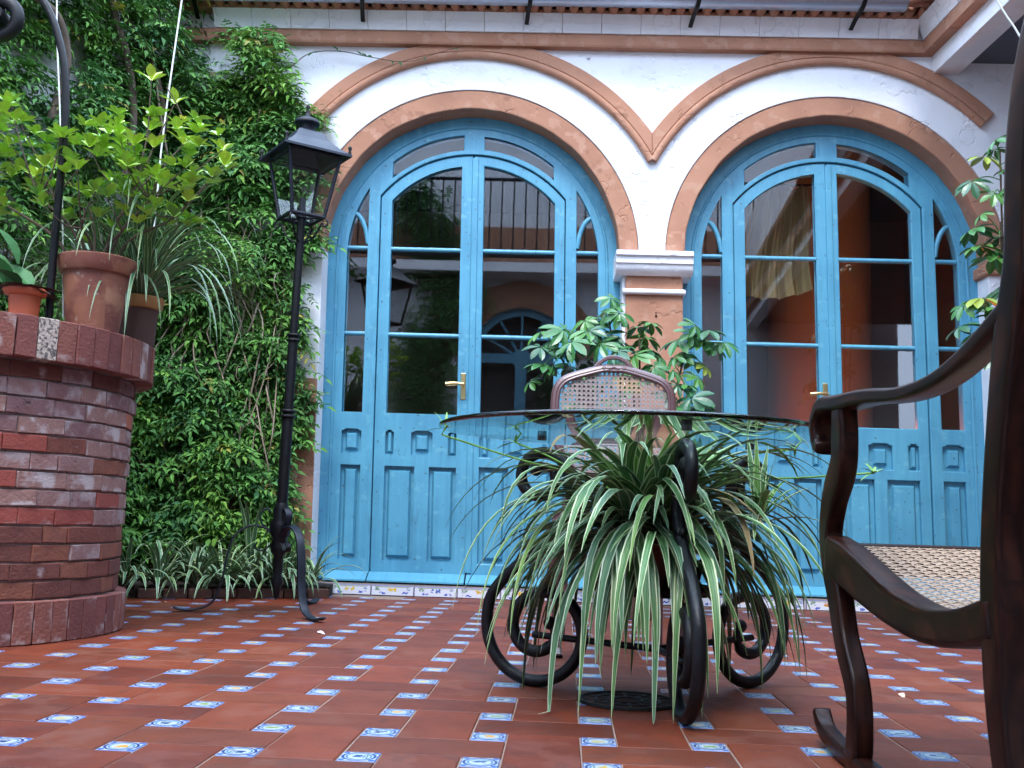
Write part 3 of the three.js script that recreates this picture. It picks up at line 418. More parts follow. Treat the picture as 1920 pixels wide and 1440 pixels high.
// ---------------------------------------------------------------- brick well
const WX = -2.02, WZ = -3.42;
{
  const well = thing('brick_well', 'round red brick well with overhanging coping and soldier course foot', 'well', [WX, 0, WZ]);
  const hz = (a, b, c, wht, blk) => dtex(256, (u, v) => { let q = mixc(a, b, n8(u, v)); q = mixc(q, c, ss(wht, wht + 0.22, n4(u + 0.2, v + 0.4))); return mixc(q, [0.025, 0.022, 0.025], ss(blk + 0.06, blk + 0.16, 0.55 * n8(u + 0.6, v) + 0.45 * n32(u, v)) * 0.8); }, true, 4);
  const lil = [0.29, 0.215, 0.21], bb = dtex(256, (u, v) => 0.5 * n8(u, v) + 0.5 * n32(u, v), false, 5);
  const mk = t => std({ map: t, roughness: 0.92, bumpMap: bb, bumpScale: 0.0032 });
  const red = [mk(hz([0.19, 0.055, 0.035], [0.11, 0.032, 0.024], lil, 0.56, 0.66)), mk(hz([0.15, 0.045, 0.032], [0.085, 0.027, 0.022], lil, 0.62, 0.64)), mk(hz([0.22, 0.075, 0.04], [0.13, 0.04, 0.03], lil, 0.66, 0.7))];
  const hazy = [mk(hz([0.25, 0.145, 0.135], [0.19, 0.085, 0.072], lil, 0.40, 0.62)), mk(hz([0.27, 0.15, 0.12], [0.20, 0.10, 0.09], [0.40, 0.33, 0.32], 0.42, 0.62)), mk(hz([0.22, 0.12, 0.12], [0.14, 0.06, 0.055], lil, 0.40, 0.55))];
  const spall = mk(hz([0.25, 0.052, 0.036], [0.19, 0.042, 0.032], [0.26, 0.15, 0.14], 0.52, 0.68)), orange = mk(hz([0.36, 0.11, 0.06], [0.28, 0.08, 0.05], [0.3, 0.15, 0.12], 0.6, 0.8)), white = mk(hz([0.55, 0.52, 0.47], [0.40, 0.36, 0.30], [0.6, 0.58, 0.55], 0.6, 0.62));
  const stone = mk(dtex(256, (u, v) => mixc([0.42, 0.34, 0.28], [0.10, 0.085, 0.08], ss(0.45, 0.62, n32(u, v))), true, 4));
  const soldier = [mk(hz([0.19, 0.058, 0.046], [0.135, 0.042, 0.036], lil, 0.58, 0.72)), mk(hz([0.24, 0.085, 0.06], [0.15, 0.045, 0.036], [0.34, 0.24, 0.22], 0.52, 0.7)), mk(hz([0.16, 0.05, 0.042], [0.115, 0.036, 0.032], lil, 0.60, 0.70))];
  const NH = 13, H0 = 0.13, H1 = 0.842, ch = (H1 - H0) / NH, hidden = new Map();
  const rAt = y => 0.588 + 0.014 * (y - H0) / (H1 - H0);
  part('mortar_core', tri(lathe([[0.3, 0], [0.6, 0.0], [0.6, 0.12], [rAt(H0) - 0.006, 0.122], [rAt(H1) - 0.006, H1 + 0.02], [0.63, H1 + 0.022], [0.63, 0.955], [0.43, 0.955], [0.43, 0.3], [0.001, 0.3]], WX, 0, WZ, 64)), M.mortar, well);
  const noiseWell = (() => { const n = fbm(5, 3, 4242); return (x, y) => n(((x / 3) % 1 + 1) % 1, ((y / 3) % 1 + 1) % 1); })();
  const G = {}; const geo = (w, h, d) => { const k = [w, h, d].map(x => x.toFixed(3)).join(); return (G[k] ??= [0, 1, 2].map(() => chamfer(w, h, d, 0.0026, 0.0013))); };
  let count = 0;
  const lay = (name, a, y, r, w, h, d, m) => { const p = V(WX + Math.sin(a) * (r - d / 2), y, WZ + Math.cos(a) * (r - d / 2)), g = pick(geo(w, h, d)); const rot = [rr(-0.02, 0.02), a + rr(-0.02, 0.02), rr(-0.012, 0.012)];
    const vis = a > -0.75 && a < 2.05; if (vis) { placed(name, g, m, well, p, rot); count++; } else { const q = g.clone().applyMatrix4(new THREE.Matrix4().compose(p, new THREE.Quaternion().setFromEuler(new THREE.Euler(...rot)), V(1, 1, 1))); const key = name + '|' + (m === hazy[0] ? 1 : 0); hidden.has(key) ? hidden.get(key).g.push(q) : hidden.set(key, { name, m, g: [q] }); } };
  for (let k = 0; k < NH; k++) {
    const y = H0 + (k + 0.5) * ch, r = rAt(y); let a = -PI + rr(0, 0.15); const end = a + 2 * PI;
    while (a < end - 0.03) {
      let w = pick([0.135, 0.12, 0.15, 0.09, 0.165]); if ((end - a) * r < w + 0.05) w = (end - a) * r - 0.004; const da = w / r;
      let m; const t = rnd();
      if (k <= 3) m = t < 0.82 ? pick(red) : t < 0.985 ? pick(hazy) : white; else if (k >= 12) m = t < 0.8 ? red[1] : hazy[2]; else { const hz = noiseWell(a * 0.35 + 1, k * 0.16); m = hz > 0.47 ? (t < 0.9 ? pick(hazy) : orange) : hz > 0.40 ? (t < 0.5 ? pick(hazy) : pick(red)) : t < 0.93 ? pick(red) : orange; }
      if ((k === 4 && a > 0.5 && a < 1.12) || (k === 6 && a > 0.5 && a < 0.82) || (k === 8 && a > 0.5 && a < 0.92) || (k === 5 && a > 1.4 && a < 1.52)) m = spall;
      lay('brick', a + da / 2, y, r + rr(-0.003, 0.003), w - 0.0025, ch - 0.006, 0.06, m); a += da;
    }
  }
  for (let k = 0; k < 64; k++) { const a = -PI + (k + 0.5) / 64 * 2 * PI; lay('coping_brick', a, 0.907, 0.657 + rr(-0.003, 0.003), 2 * PI * 0.655 / 64 - 0.0032, 0.126, 0.20, Math.abs(a - 0.98) < 0.05 ? stone : rnd() < 0.02 ? white : pick(rnd() < 0.8 ? soldier : hazy)); }
  for (let k = 0; k < 62; k++) { const a = -PI + (k + 0.5) / 62 * 2 * PI; lay('foot_brick', a, 0.064, 0.622 + rr(-0.003, 0.003), 2 * PI * 0.62 / 62 - 0.002, 0.125, 0.10, pick(soldier)); }
  for (const { name, m, g } of hidden.values()) { const o = part(name, g, m, well); o.userData.kind = 'stuff'; }
  // wrought iron hoop with pulley
  const hoop = thing('well_hoop', 'black wrought iron hoop standing on the well coping with a pulley', 'iron hoop', [WX, 0.972, -3.2]);
  const hx = -1.585, hz0 = -3.2;
  part('hoop', tube([V(hx + 0.005, 0.972, hz0), V(hx, 1.15, hz0), V(hx, 1.4, hz0), V(hx - 0.004, 1.70, hz0), V(hx - 0.035, 1.90, hz0), V(hx - 0.12, 2.08, hz0), V(hx - 0.28, 2.20, hz0), V(hx - 0.46, 2.20, hz0), V(hx - 0.68, 2.05, hz0), V(-2.43, 1.78, hz0), V(-2.45, 1.4, hz0), V(-2.45, 0.972, hz0)], 0.0125, { seg: 80, radial: 10 }), M.iron, hoop);
  for (const x of [hx + 0.005, -2.45]) part('foot', new THREE.CylinderGeometry(0.03, 0.035, 0.012, 16).translate(x, 0.979, hz0), M.iron, hoop);
  part('pulley', [new THREE.TorusGeometry(0.06, 0.022, 10, 30).translate(-1.815, 1.985, hz0 + 0.04), new THREE.CylinderGeometry(0.03, 0.03, 0.09, 14).rotateX(PI / 2).translate(-1.815, 1.985, hz0 + 0.04), tube([V(-1.815, 1.985, hz0 + 0.02), V(-1.83, 2.19, hz0)], 0.008, { seg: 2 })], M.iron, hoop);
}
// cords
for (const [l, P, r] of [
  ['white cord hanging straight down beside the black iron hoop of the well', [V(-1.80, 2.7, -3.46), V(-1.785, 2.20, -3.46), V(-1.735, 1.77, -3.46), V(-1.685, 1.32, -3.46), V(-1.66, 1.05, -3.46)], 0.0026],
  ['long white cord slanting down from the eave end towards the potted shrub', [V(-1.43, 2.9, -3.8), V(-1.464, 2.393, -3.8), V(-1.498, 1.805, -3.8), V(-1.505, 1.466, -3.8), V(-1.53, 1.1, -3.78)], 0.0033],
  ['short white cord running down from the beam behind the rocking chair top', [V(1.30, 2.1, -3.0), V(1.356, 1.986, -3.0), V(1.405, 1.902, -3.0), V(1.5, 1.6, -3.0), V(1.62, 1.3, -3.1)], 0.003]]) {
  const t = thing('hanging_cord', l, 'cord', P[0].toArray()); part('cord', tube(P, r, { seg: 24, radial: 6 }), M.cord, t);
}

// ---------------------------------------------------------------- foliage
const leafMat = (c, o = {}) => phy({ color: C(...c), roughness: 0.6, side: THREE.DoubleSide, thickness: 0, ...o });
// folded leaflet in local coords: along +z, width x, up y
function leaflet(P, len, wid, fold, org, dirZ, up, prof = [0.25, 0.85, 1, 0.72, 0]) {
  const z = dirZ.clone().normalize(), x = V().crossVectors(up, z).normalize(), y = V().crossVectors(z, x), n = prof.length;
  const pt = (t, s, w) => org.clone().addScaledVector(z, t * len).addScaledVector(x, s * w * wid / 2).addScaledVector(y, Math.abs(s) * w * wid * fold - 0.35 * len * t * t * 0.6);
  for (let k = 0; k < n - 1; k++) { const t0 = k / (n - 1), t1 = (k + 1) / (n - 1); for (const s of [-1, 1]) { const a = pt(t0, 0, 0), b = pt(t0, s, prof[k]), c = pt(t1, s, prof[k + 1]), d = pt(t1, 0, 0); const q = s > 0 ? [a, d, c, a, c, b] : [a, c, d, a, b, c]; if (prof[k + 1] === 0) { const q2 = s > 0 ? [a, d, b] : [a, b, d]; for (const p of q2) P.push(p.x, p.y, p.z); } else for (const p of q) P.push(p.x, p.y, p.z); } }
}
function geoP(P) { const g = new THREE.BufferGeometry(); g.setAttribute('position', new THREE.Float32BufferAttribute(P, 3)); g.setAttribute('uv', new THREE.Float32BufferAttribute(new Float32Array(P.length / 3 * 2), 2)); g.computeVertexNormals(); return g; }
function spray(n, len, L, wdt) { // pinnate jasmine leaf
  const P = []; for (let k = 0; k <= n; k++) { const t = 0.18 + 0.82 * k / n, c = V(0, -0.30 * len * t * t, t * len); if (k === n) leaflet(P, L * 1.25, wdt * 1.1, 0.25, c, V(rr(-0.1, 0.1), -0.45, 1), V(0, 1, 0.3), [0.2, 1, 0.6, 0]); else for (const s of [-1, 1]) leaflet(P, L * rr(0.8, 1.1), wdt, 0.25, c, V(s * 1.1, -0.2 + rr(-0.2, 0.1), 0.65), V(0, 1, 0), [0.2, 1, 0.6, 0]); }
  const g = geoP(P); return g;
}
const orient = (d, up) => { const z = d.clone().normalize(), x = V().crossVectors(up, z).normalize(), y = V().crossVectors(z, x); return new THREE.Quaternion().setFromRotationMatrix(new THREE.Matrix4().makeBasis(x, y, z)); };
const noiseW = (() => { const n = fbm(6, 3, 771); return (x, y) => n(((x / 6) % 1 + 1) % 1, ((y / 6) % 1 + 1) % 1); })();
const sprays = [spray(3, 0.10, 0.037, 0.016), spray(2, 0.070, 0.036, 0.018), spray(4, 0.12, 0.034, 0.014), spray(3, 0.085, 0.044, 0.020)];
const ivyCols = [[0.056, 0.195, 0.038], [0.100, 0.270, 0.038], [0.036, 0.145, 0.046], [0.18, 0.36, 0.044]];
const ivyMats = ivyCols.map(c => leafMat(c, { transmission: 0.3, roughness: 0.72, specularIntensity: 0.6 })), ivyBulk = leafMat([1, 1, 1], { transmission: 0.3, roughness: 0.72, specularIntensity: 0.6 });
function ivy(label, pos, map, nrm, along, inside, nClump, extra) {
  // map(s, v, w) -> point on the wall; inside(s, v) -> 0..1 density
  const T = thing('climbing_jasmine', label, 'climbing plant', pos), items = [];
  for (let c = 0, guard = 0; c < nClump && guard < nClump * 30; guard++) {
    const [s, v] = extra.sample(); const den = inside(s, v); if (rnd() > den) continue; c++;
    const thick = 0.03 + 0.21 * ss(0.35, 0.7, noiseW(s * 3.1, v * 2.3)) * extra.thick(s, v), tone = noiseW(s * 5 + 20, v * 5);
    const w0 = rnd() < 0.42 ? rr(0.0, 0.5) * thick : thick * rr(0.6, 1.1), n = 5 + Math.floor(rnd() * 6);
    for (let k = 0; k < n; k++) {
      const a = rr(-1.5, 1.5), p = map(s + rr(-0.05, 0.05), v + rr(-0.035, 0.035), 0.012 + w0 + rr(-0.015, 0.03));
      const d = nrm.clone().multiplyScalar(0.45 + rnd() * 0.5).addScaledVector(along, Math.sin(a)).add(V(0, rr(-0.6, 0.4), 0));
      const up = V(0, 1, 0).addScaledVector(nrm, rr(0.2, 0.9)).add(V(rr(-0.3, 0.3), 0, rr(-0.3, 0.3)));
      items.push({ p, q: orient(d, up), s: rr(0.7, 1.25), w: w0 + rr(0, 0.03), tone: tone + rr(-0.2, 0.2), g: Math.floor(rnd() * sprays.length) });
    }
  }
  items.sort((a, b) => b.w - a.w);
  const top = items.slice(0, 900).filter((_, i) => i % 3 === 0).slice(0, 290), set = new Set(top);
  for (const it of top) { const m = placed('leaf', sprays[it.g], ivyMats[it.tone > 0.62 ? 3 : it.tone > 0.5 ? 1 : it.tone > 0.38 ? 0 : 2], T, it.p, it.q); m.scale.setScalar(it.s); }
  const o = wpos(T), col = new THREE.Color();
  sprays.forEach((g, gi) => {
    const L = items.filter(it => it.g === gi && !set.has(it)), im = new THREE.InstancedMesh(g, ivyBulk, L.length); im.name = 'foliage'; im.userData.kind = 'stuff'; im.castShadow = im.receiveShadow = true;
    L.forEach((it, i) => { im.setMatrixAt(i, new THREE.Matrix4().compose(it.p.clone().sub(o), it.q, V(it.s, it.s, it.s))); const t = Math.min(1, Math.max(0, it.tone)), c = t > 0.6 ? mixc(ivyCols[1], ivyCols[3], (t - 0.6) * 3) : mixc(ivyCols[2], ivyCols[1], t / 0.6); const b = rr(0.65, 1.3); if (rnd() < 0.02) c[0] = c[1] * 1.1; im.setColorAt(i, col.setRGB(c[0] * b, c[1] * b, c[2] * b)); });
    T.add(im);
  });
  return T;
}
const LN = V(LW1[1] - LW0[1], 0, -(LW1[0] - LW0[0])).normalize(), LD = V(LW1[0] - LW0[0], 0, LW1[1] - LW0[1]).normalize();
if (LN.x < 0) LN.negate();
{
  const edge = v => v > 2.55 ? -1.30 - (v - 2.55) * 0.25 : v > 2.2 ? -1.20 + 0.02 * Math.sin(v * 20) : v > 1.4 ? -1.21 - 0.03 * Math.sin(v * 9) : -1.225 - 0.02 * Math.sin(v * 17);
  const T = ivy('climbing jasmine covering the house front between the corner and the street lamp', [-1.6, 0.06, Z0], (u, v, w) => W(u, v, w), V(0, 0, 1), V(1, 0, 0),
    (u, v) => { const e = edge(v) + 0.05 * (noiseW(v * 9, 3) - 0.5); if (u > e) return 0; if (v > 2.80 && u < -1.62) return 0.12; if (v > 2.98) return 0.04; if (v > 2.90) return 0.5; return (noiseW(u * 4 + 7, v * 3) < 0.36 ? 0.2 : 1) * (u > e - 0.05 ? 0.6 : 1); },
    1050, { sample: () => [rr(-2.12, -1.15), rr(0.15, 3.06)], thick: (u, v) => u > -1.35 ? 0.45 : 1 });
  for (let k = 0; k < 36; k++) { let u = rr(-2.0, -1.42), v = rr(0.1, 0.5); const P = []; for (let i = 0; i < 9; i++) { P.push(W(u, v, rr(0.03, 0.22))); u = Math.min(-1.36, u + rr(-0.1, 0.1)); v += rr(0.05, 0.32); } part('stem', tube(P, rr(0.002, 0.005), { seg: 30, radial: 5 }), M.twig, T); }
  // bare roots by the lamp foot
  for (let k = 0; k < 16; k++) { const u = rr(-1.33, -1.22); part('stem', tube([W(u, 0.12, 0.04), W(u + rr(-0.03, 0.03), 0.3, rr(0.05, 0.12)), W(u + rr(-0.05, 0.03), 0.5, rr(0.05, 0.12)), W(u + rr(-0.06, 0.02), rr(0.6, 0.75), 0.05)], rr(0.0015, 0.003), { seg: 14, radial: 5 }), M.twig, T); }
  // long shoot reaching over the left arch
  const sh = [[-1.38, 2.80, 0.10], [-1.28, 2.90, 0.07], [-1.12, 2.925, 0.05], [-0.95, 2.895, 0.05], [-0.75, 2.87, 0.055], [-0.58, 2.92, 0.06], [-0.44, 2.965, 0.06]].map(p => W(...p));
  part('stem', tube(sh, t => 0.0032 - 0.0016 * t, { seg: 40, radial: 5 }), M.bark, T);
  const cv = new THREE.CatmullRomCurve3(sh); const oneLeaf = (() => { const P = []; leaflet(P, 0.055, 0.026, 0.2, V(0, 0, 0), V(0, 0, 1), V(0, 1, 0), [0.2, 1, 0.7, 0]); return geoP(P); })();
  for (const t of [0.16, 0.3, 0.43, 0.46, 0.6, 0.64, 0.78, 0.95]) for (const s of t > 0.5 ? [1] : [-1, 1]) { const m = placed('leaf', oneLeaf, ivyMats[2], T, cv.getPointAt(t), orient(V(s * rr(0.2, 1), rr(-1, 0.3), 0.5), V(0, 0.6, 1))); m.scale.setScalar(rr(0.45, 0.8)); }
  // dried sprig beside the arch
  const dry = leafMat([0.20, 0.13, 0.06]); const dg = []; for (let k = 0; k < 90; k++) { const q = sprays[1].clone(); q.applyMatrix4(new THREE.Matrix4().compose(W(rr(-1.30, -1.17), rr(2.25, 2.62), rr(0.03, 0.12)), orient(V(rr(-1, 1), rr(-1, 0.5), rr(0.2, 1)), V(0, 1, 0.4)), V(0.45, 0.45, 0.45))); dg.push(q); }
  { const o = part('dry_foliage', dg, dry, T); o.userData.kind = 'stuff'; }
}
{
  const len = Math.hypot(LW1[0] - LW0[0], LW1[1] - LW0[1]);
  const map = (s, v, w) => V(LW0[0], v, LW0[1]).addScaledVector(LD, s).addScaledVector(LN, w);
  const T = ivy('dense climbing jasmine over the left side wall behind the brick well', [LW0[0], 0.06, LW0[1]], map, LN, LD,
    (s, v) => { if (s > 2.2) return 0.25; const h = noiseW(s * 5 + 3, v * 3 + 9); if (s < 0.35 && v > 2.95) return h > 0.5 ? 0.5 : 0.08; return h < 0.31 ? 0.3 : 1; },
    1950, { sample: () => [rr(0.02, 2.6), rr(0.2, 3.9)], thick: () => 1 });
  const big = [[[0.62, 2.05, 0.16], [0.63, 2.35, 0.2], [0.72, 2.62, 0.22], [0.80, 2.88, 0.17], [0.72, 3.1, 0.1]], [[0.34, 2.40, 0.16], [0.46, 2.58, 0.2], [0.58, 2.76, 0.2], [0.72, 2.86, 0.17]], [[1.15, 2.15, 0.2], [1.12, 2.45, 0.23], [1.22, 2.62, 0.24], [1.38, 2.66, 0.2]]];
  for (const b of big) part('stem', tube(b.map(p => map(...p)), t => 0.022 - 0.006 * t, { seg: 30, radial: 9 }), M.bark, T);
  for (const b of [[[0.9, 3.3, 0.2], [0.75, 3.16, 0.24], [0.55, 3.02, 0.2], [0.46, 2.9, 0.14]], [[0.98, 2.8, 0.2], [0.86, 3.05, 0.25], [0.8, 3.25, 0.2]], [[0.55, 2.72, 0.22], [0.42, 2.42, 0.2], [0.3, 2.2, 0.18]]]) part('stem', tube(b.map(p => map(...p)), 0.007, { seg: 20, radial: 6 }), M.twig, T);
  for (let k = 0; k < 22; k++) { let s = rr(0.1, 2), v = rr(0.1, 0.6); const P = []; for (let i = 0; i < 9; i++) { P.push(map(s, v, rr(0.03, 0.16))); s += rr(-0.12, 0.12); v += rr(0.08, 0.36); } part('stem', tube(P, rr(0.002, 0.005), { seg: 26, radial: 5 }), M.twig, T); }
}

{ // creeper on the opposite house, mirrored in the left door
  const T = thing('climbing_creeper', 'dark creeper on the opposite house wall, mirrored in the left door panes', 'climbing plant', [-1.25, 1.2, 1.66]);
  const im = new THREE.InstancedMesh(sprays[3], ivyMats[0], 1500); im.name = 'foliage'; im.userData.kind = 'stuff';
  for (let k = 0; k < 1500; k++) { const y = rr(1.3, 4.6), x = -1.3 + 0.25 * Math.sin(y * 2.2) + (rr(-1, 1) + rr(-1, 1)) * 0.24 - (y > 3.3 ? 0.35 : 0); im.setMatrixAt(k, new THREE.Matrix4().compose(V(x + 1.25, y - 1.2, rr(-0.25, 0.0)), orient(V(rr(-1, 1), rr(-0.8, 0.4), rr(-1, -0.2)), V(0, 1, -0.3)), V(1.5, 1.5, 1.5))); }
  T.add(im); part('stem', tube([V(-1.2, 0, 1.62), V(-1.25, 1.2, 1.6), V(-1.35, 2.6, 1.6), V(-1.5, 4.2, 1.6)], 0.025, { seg: 16 }), M.bark, T);
}

// strap leaves (spider plants)
const strapTex = (edge, mid, e) => dtex(128, (u, v) => { const x = Math.abs(u - 0.5) * 2, s = n16(u * 0.5 + 0.1, v * 0.1); let c = mixc(mid[0], mid[1], ss(0.3, 0.7, s)); c = mixc(c, mixc(mid[0], edge, 0.35), ss(0.55, 0.75, Math.abs(Math.sin(x * 9 + 1)) * s * 1.6) * 0.4); return mixc(c, edge, ss(e - 0.08, e + 0.05, x)); }, true);
const spiderMats = [[[0.50, 0.58, 0.33], [[0.030, 0.12, 0.026], [0.07, 0.20, 0.042]], 0.74], [[0.42, 0.50, 0.35], [[0.024, 0.098, 0.038], [0.055, 0.165, 0.052]], 0.78], [[0.48, 0.56, 0.30], [[0.08, 0.21, 0.03], [0.15, 0.32, 0.05]], 0.74]].map(a => std({ map: strapTex(...a), roughness: 0.48, side: THREE.DoubleSide }));
const dryStrap = std({ map: strapTex([0.36, 0.28, 0.15], [[0.20, 0.16, 0.07], [0.28, 0.20, 0.10]], 0.8), roughness: 0.8, side: THREE.DoubleSide });
function strap(p0, az, el, len, wid, droop, { seg = 13, curl = 0, stopY = -9 } = {}) {
  let p = p0.clone(), e = el, a = az; const P = [], U = [], I = [], h = len / seg;
  for (let i = 0; i <= seg; i++) {
    const t = i / seg, d = V(Math.sin(a) * Math.cos(e), Math.sin(e), Math.cos(a) * Math.cos(e)), sd = V(Math.cos(a), 0, -Math.sin(a)), n = V().crossVectors(d, sd); if (n.y < 0 && e < PI / 2) n.negate();
    const w = wid * Math.min(1, 0.55 + 3 * t) * (1 + 0.07 * Math.sin(i * 2.1 + len * 40)) * (t > 0.55 ? Math.pow(Math.max(0, 1 - (t - 0.55) / 0.45), 0.75) : 1) + 0.0004;
    for (const s of [-1, 0, 1]) { const q = p.clone().addScaledVector(sd, s * w / 2).addScaledVector(n, Math.abs(s) * w * 0.16); P.push(q.x, q.y, q.z); U.push(s / 2 + 0.5, t * len * 4); }
    if (i < seg) for (const k of [0, 1]) { const q = i * 3 + k; I.push(q, q + 3, q + 1, q + 1, q + 3, q + 4); }
    p.addScaledVector(d, h); e -= droop * h * (0.35 + 1.3 * t) * Math.max(0.05, Math.cos(Math.max(-1.45, Math.min(e, 1.2)))) * 1.0; e = Math.max(e, -1.5); a += curl * h; if (p.y < stopY) { p.y = stopY; e = Math.max(e, -0.05); }
  }
  const g = new THREE.BufferGeometry(); g.setAttribute('position', new THREE.Float32BufferAttribute(P, 3)); g.setAttribute('uv', new THREE.Float32BufferAttribute(U, 2)); g.setIndex(I); g.computeVertexNormals(); return g;
}

// planted bed under the jasmine: kerb of bricks, soil, spider plants
{
  const A = V(-1.83, 0, -4.76), B = V(-1.03, 0, -5.15), d = B.clone().sub(A), L = d.length(); d.normalize(); const ang = Math.atan2(-d.z, d.x);
  const bed = thing('planting_bed', 'low brick edged bed of dark soil along the foot of the jasmine wall', 'plant bed', [A.x, 0, A.z]);
  const kb = std({ color: C(0.075, 0.035, 0.028), roughness: 0.95 });
  for (let k = 0; k < 8; k++) placed('kerb_brick', chamfer(L / 8 - 0.006, 0.044, 0.05, 0.004, 0.002), kb, bed, A.clone().addScaledVector(d, (k + 0.5) * L / 8).setY(0.022), [0, ang, 0]);
  const s = new THREE.Shape([[-2.4, -4.3], [A.x, A.z - 0.02], [B.x, B.z - 0.02], [-1.06, -5.405], [-2.35, -5.405]].map(p => new THREE.Vector2(p[0], -p[1])));
  part('soil', tri(ext(s, 0.05).rotateX(-PI / 2).translate(0, 0.003, 0)), M.soil, bed);
  const rows = [[-1.90, -4.78, 0.9], [-1.76, -4.84, 1], [-1.62, -4.92, 0.95], [-1.50, -4.96, 1.05], [-1.38, -5.04, 0.95], [-1.24, -5.08, 0.9], [-1.12, -5.16, 0.95], [-1.66, -5.10, 1.2], [-1.36, -5.2, 1.25]];
  const words = ['closest to the brick well', 'second from the brick well', 'third from the brick well', 'behind the left foot of the street lamp', 'just left of the street lamp post', 'directly behind the street lamp post', 'spilling past the left door foot', 'taller, at the back left', 'tall, against the wall behind the lamp'];
  rows.forEach(([x, z, s], i) => {
    const T = thing('spider_plant', `spider plant in the wall bed, ${words[i]}`, 'plant', [x, 0.05, z], 'spider plants along the wall bed');
    for (let k = 0; k < 30; k++) { const az = k % 2 ? rr(-1.4, 1.4) : rr(-PI, PI); part('leaf', strap(V(x + rr(-0.02, 0.02), 0.06, z + rr(-0.02, 0.02)), az, rr(0.5, 1.3), rr(0.22, 0.38) * s, rr(0.014, 0.021), rr(6, 11), { curl: rr(-1, 1), stopY: 0.008 }), spiderMats[k % 4 ? 1 : 0], T); }
  });
  const T = thing('spider_plant', 'single long leaved spider plant reaching high behind the street lamp post', 'plant', [-1.42, 0.05, -5.12], 'spider plants along the wall bed');
  for (const [az, el, l] of [[-1.2, 1.35, 0.55], [-0.9, 1.2, 0.5], [0.5, 1.4, 0.5], [1.1, 1.3, 0.48], [0.1, 1.3, 0.5], [-0.4, 1.45, 0.52], [1.6, 1.2, 0.4], [-1.8, 1.1, 0.42]]) part('leaf', strap(V(-1.42, 0.06, -5.12), az, el, l, 0.021, rr(3, 5)), spiderMats[1], T);
}

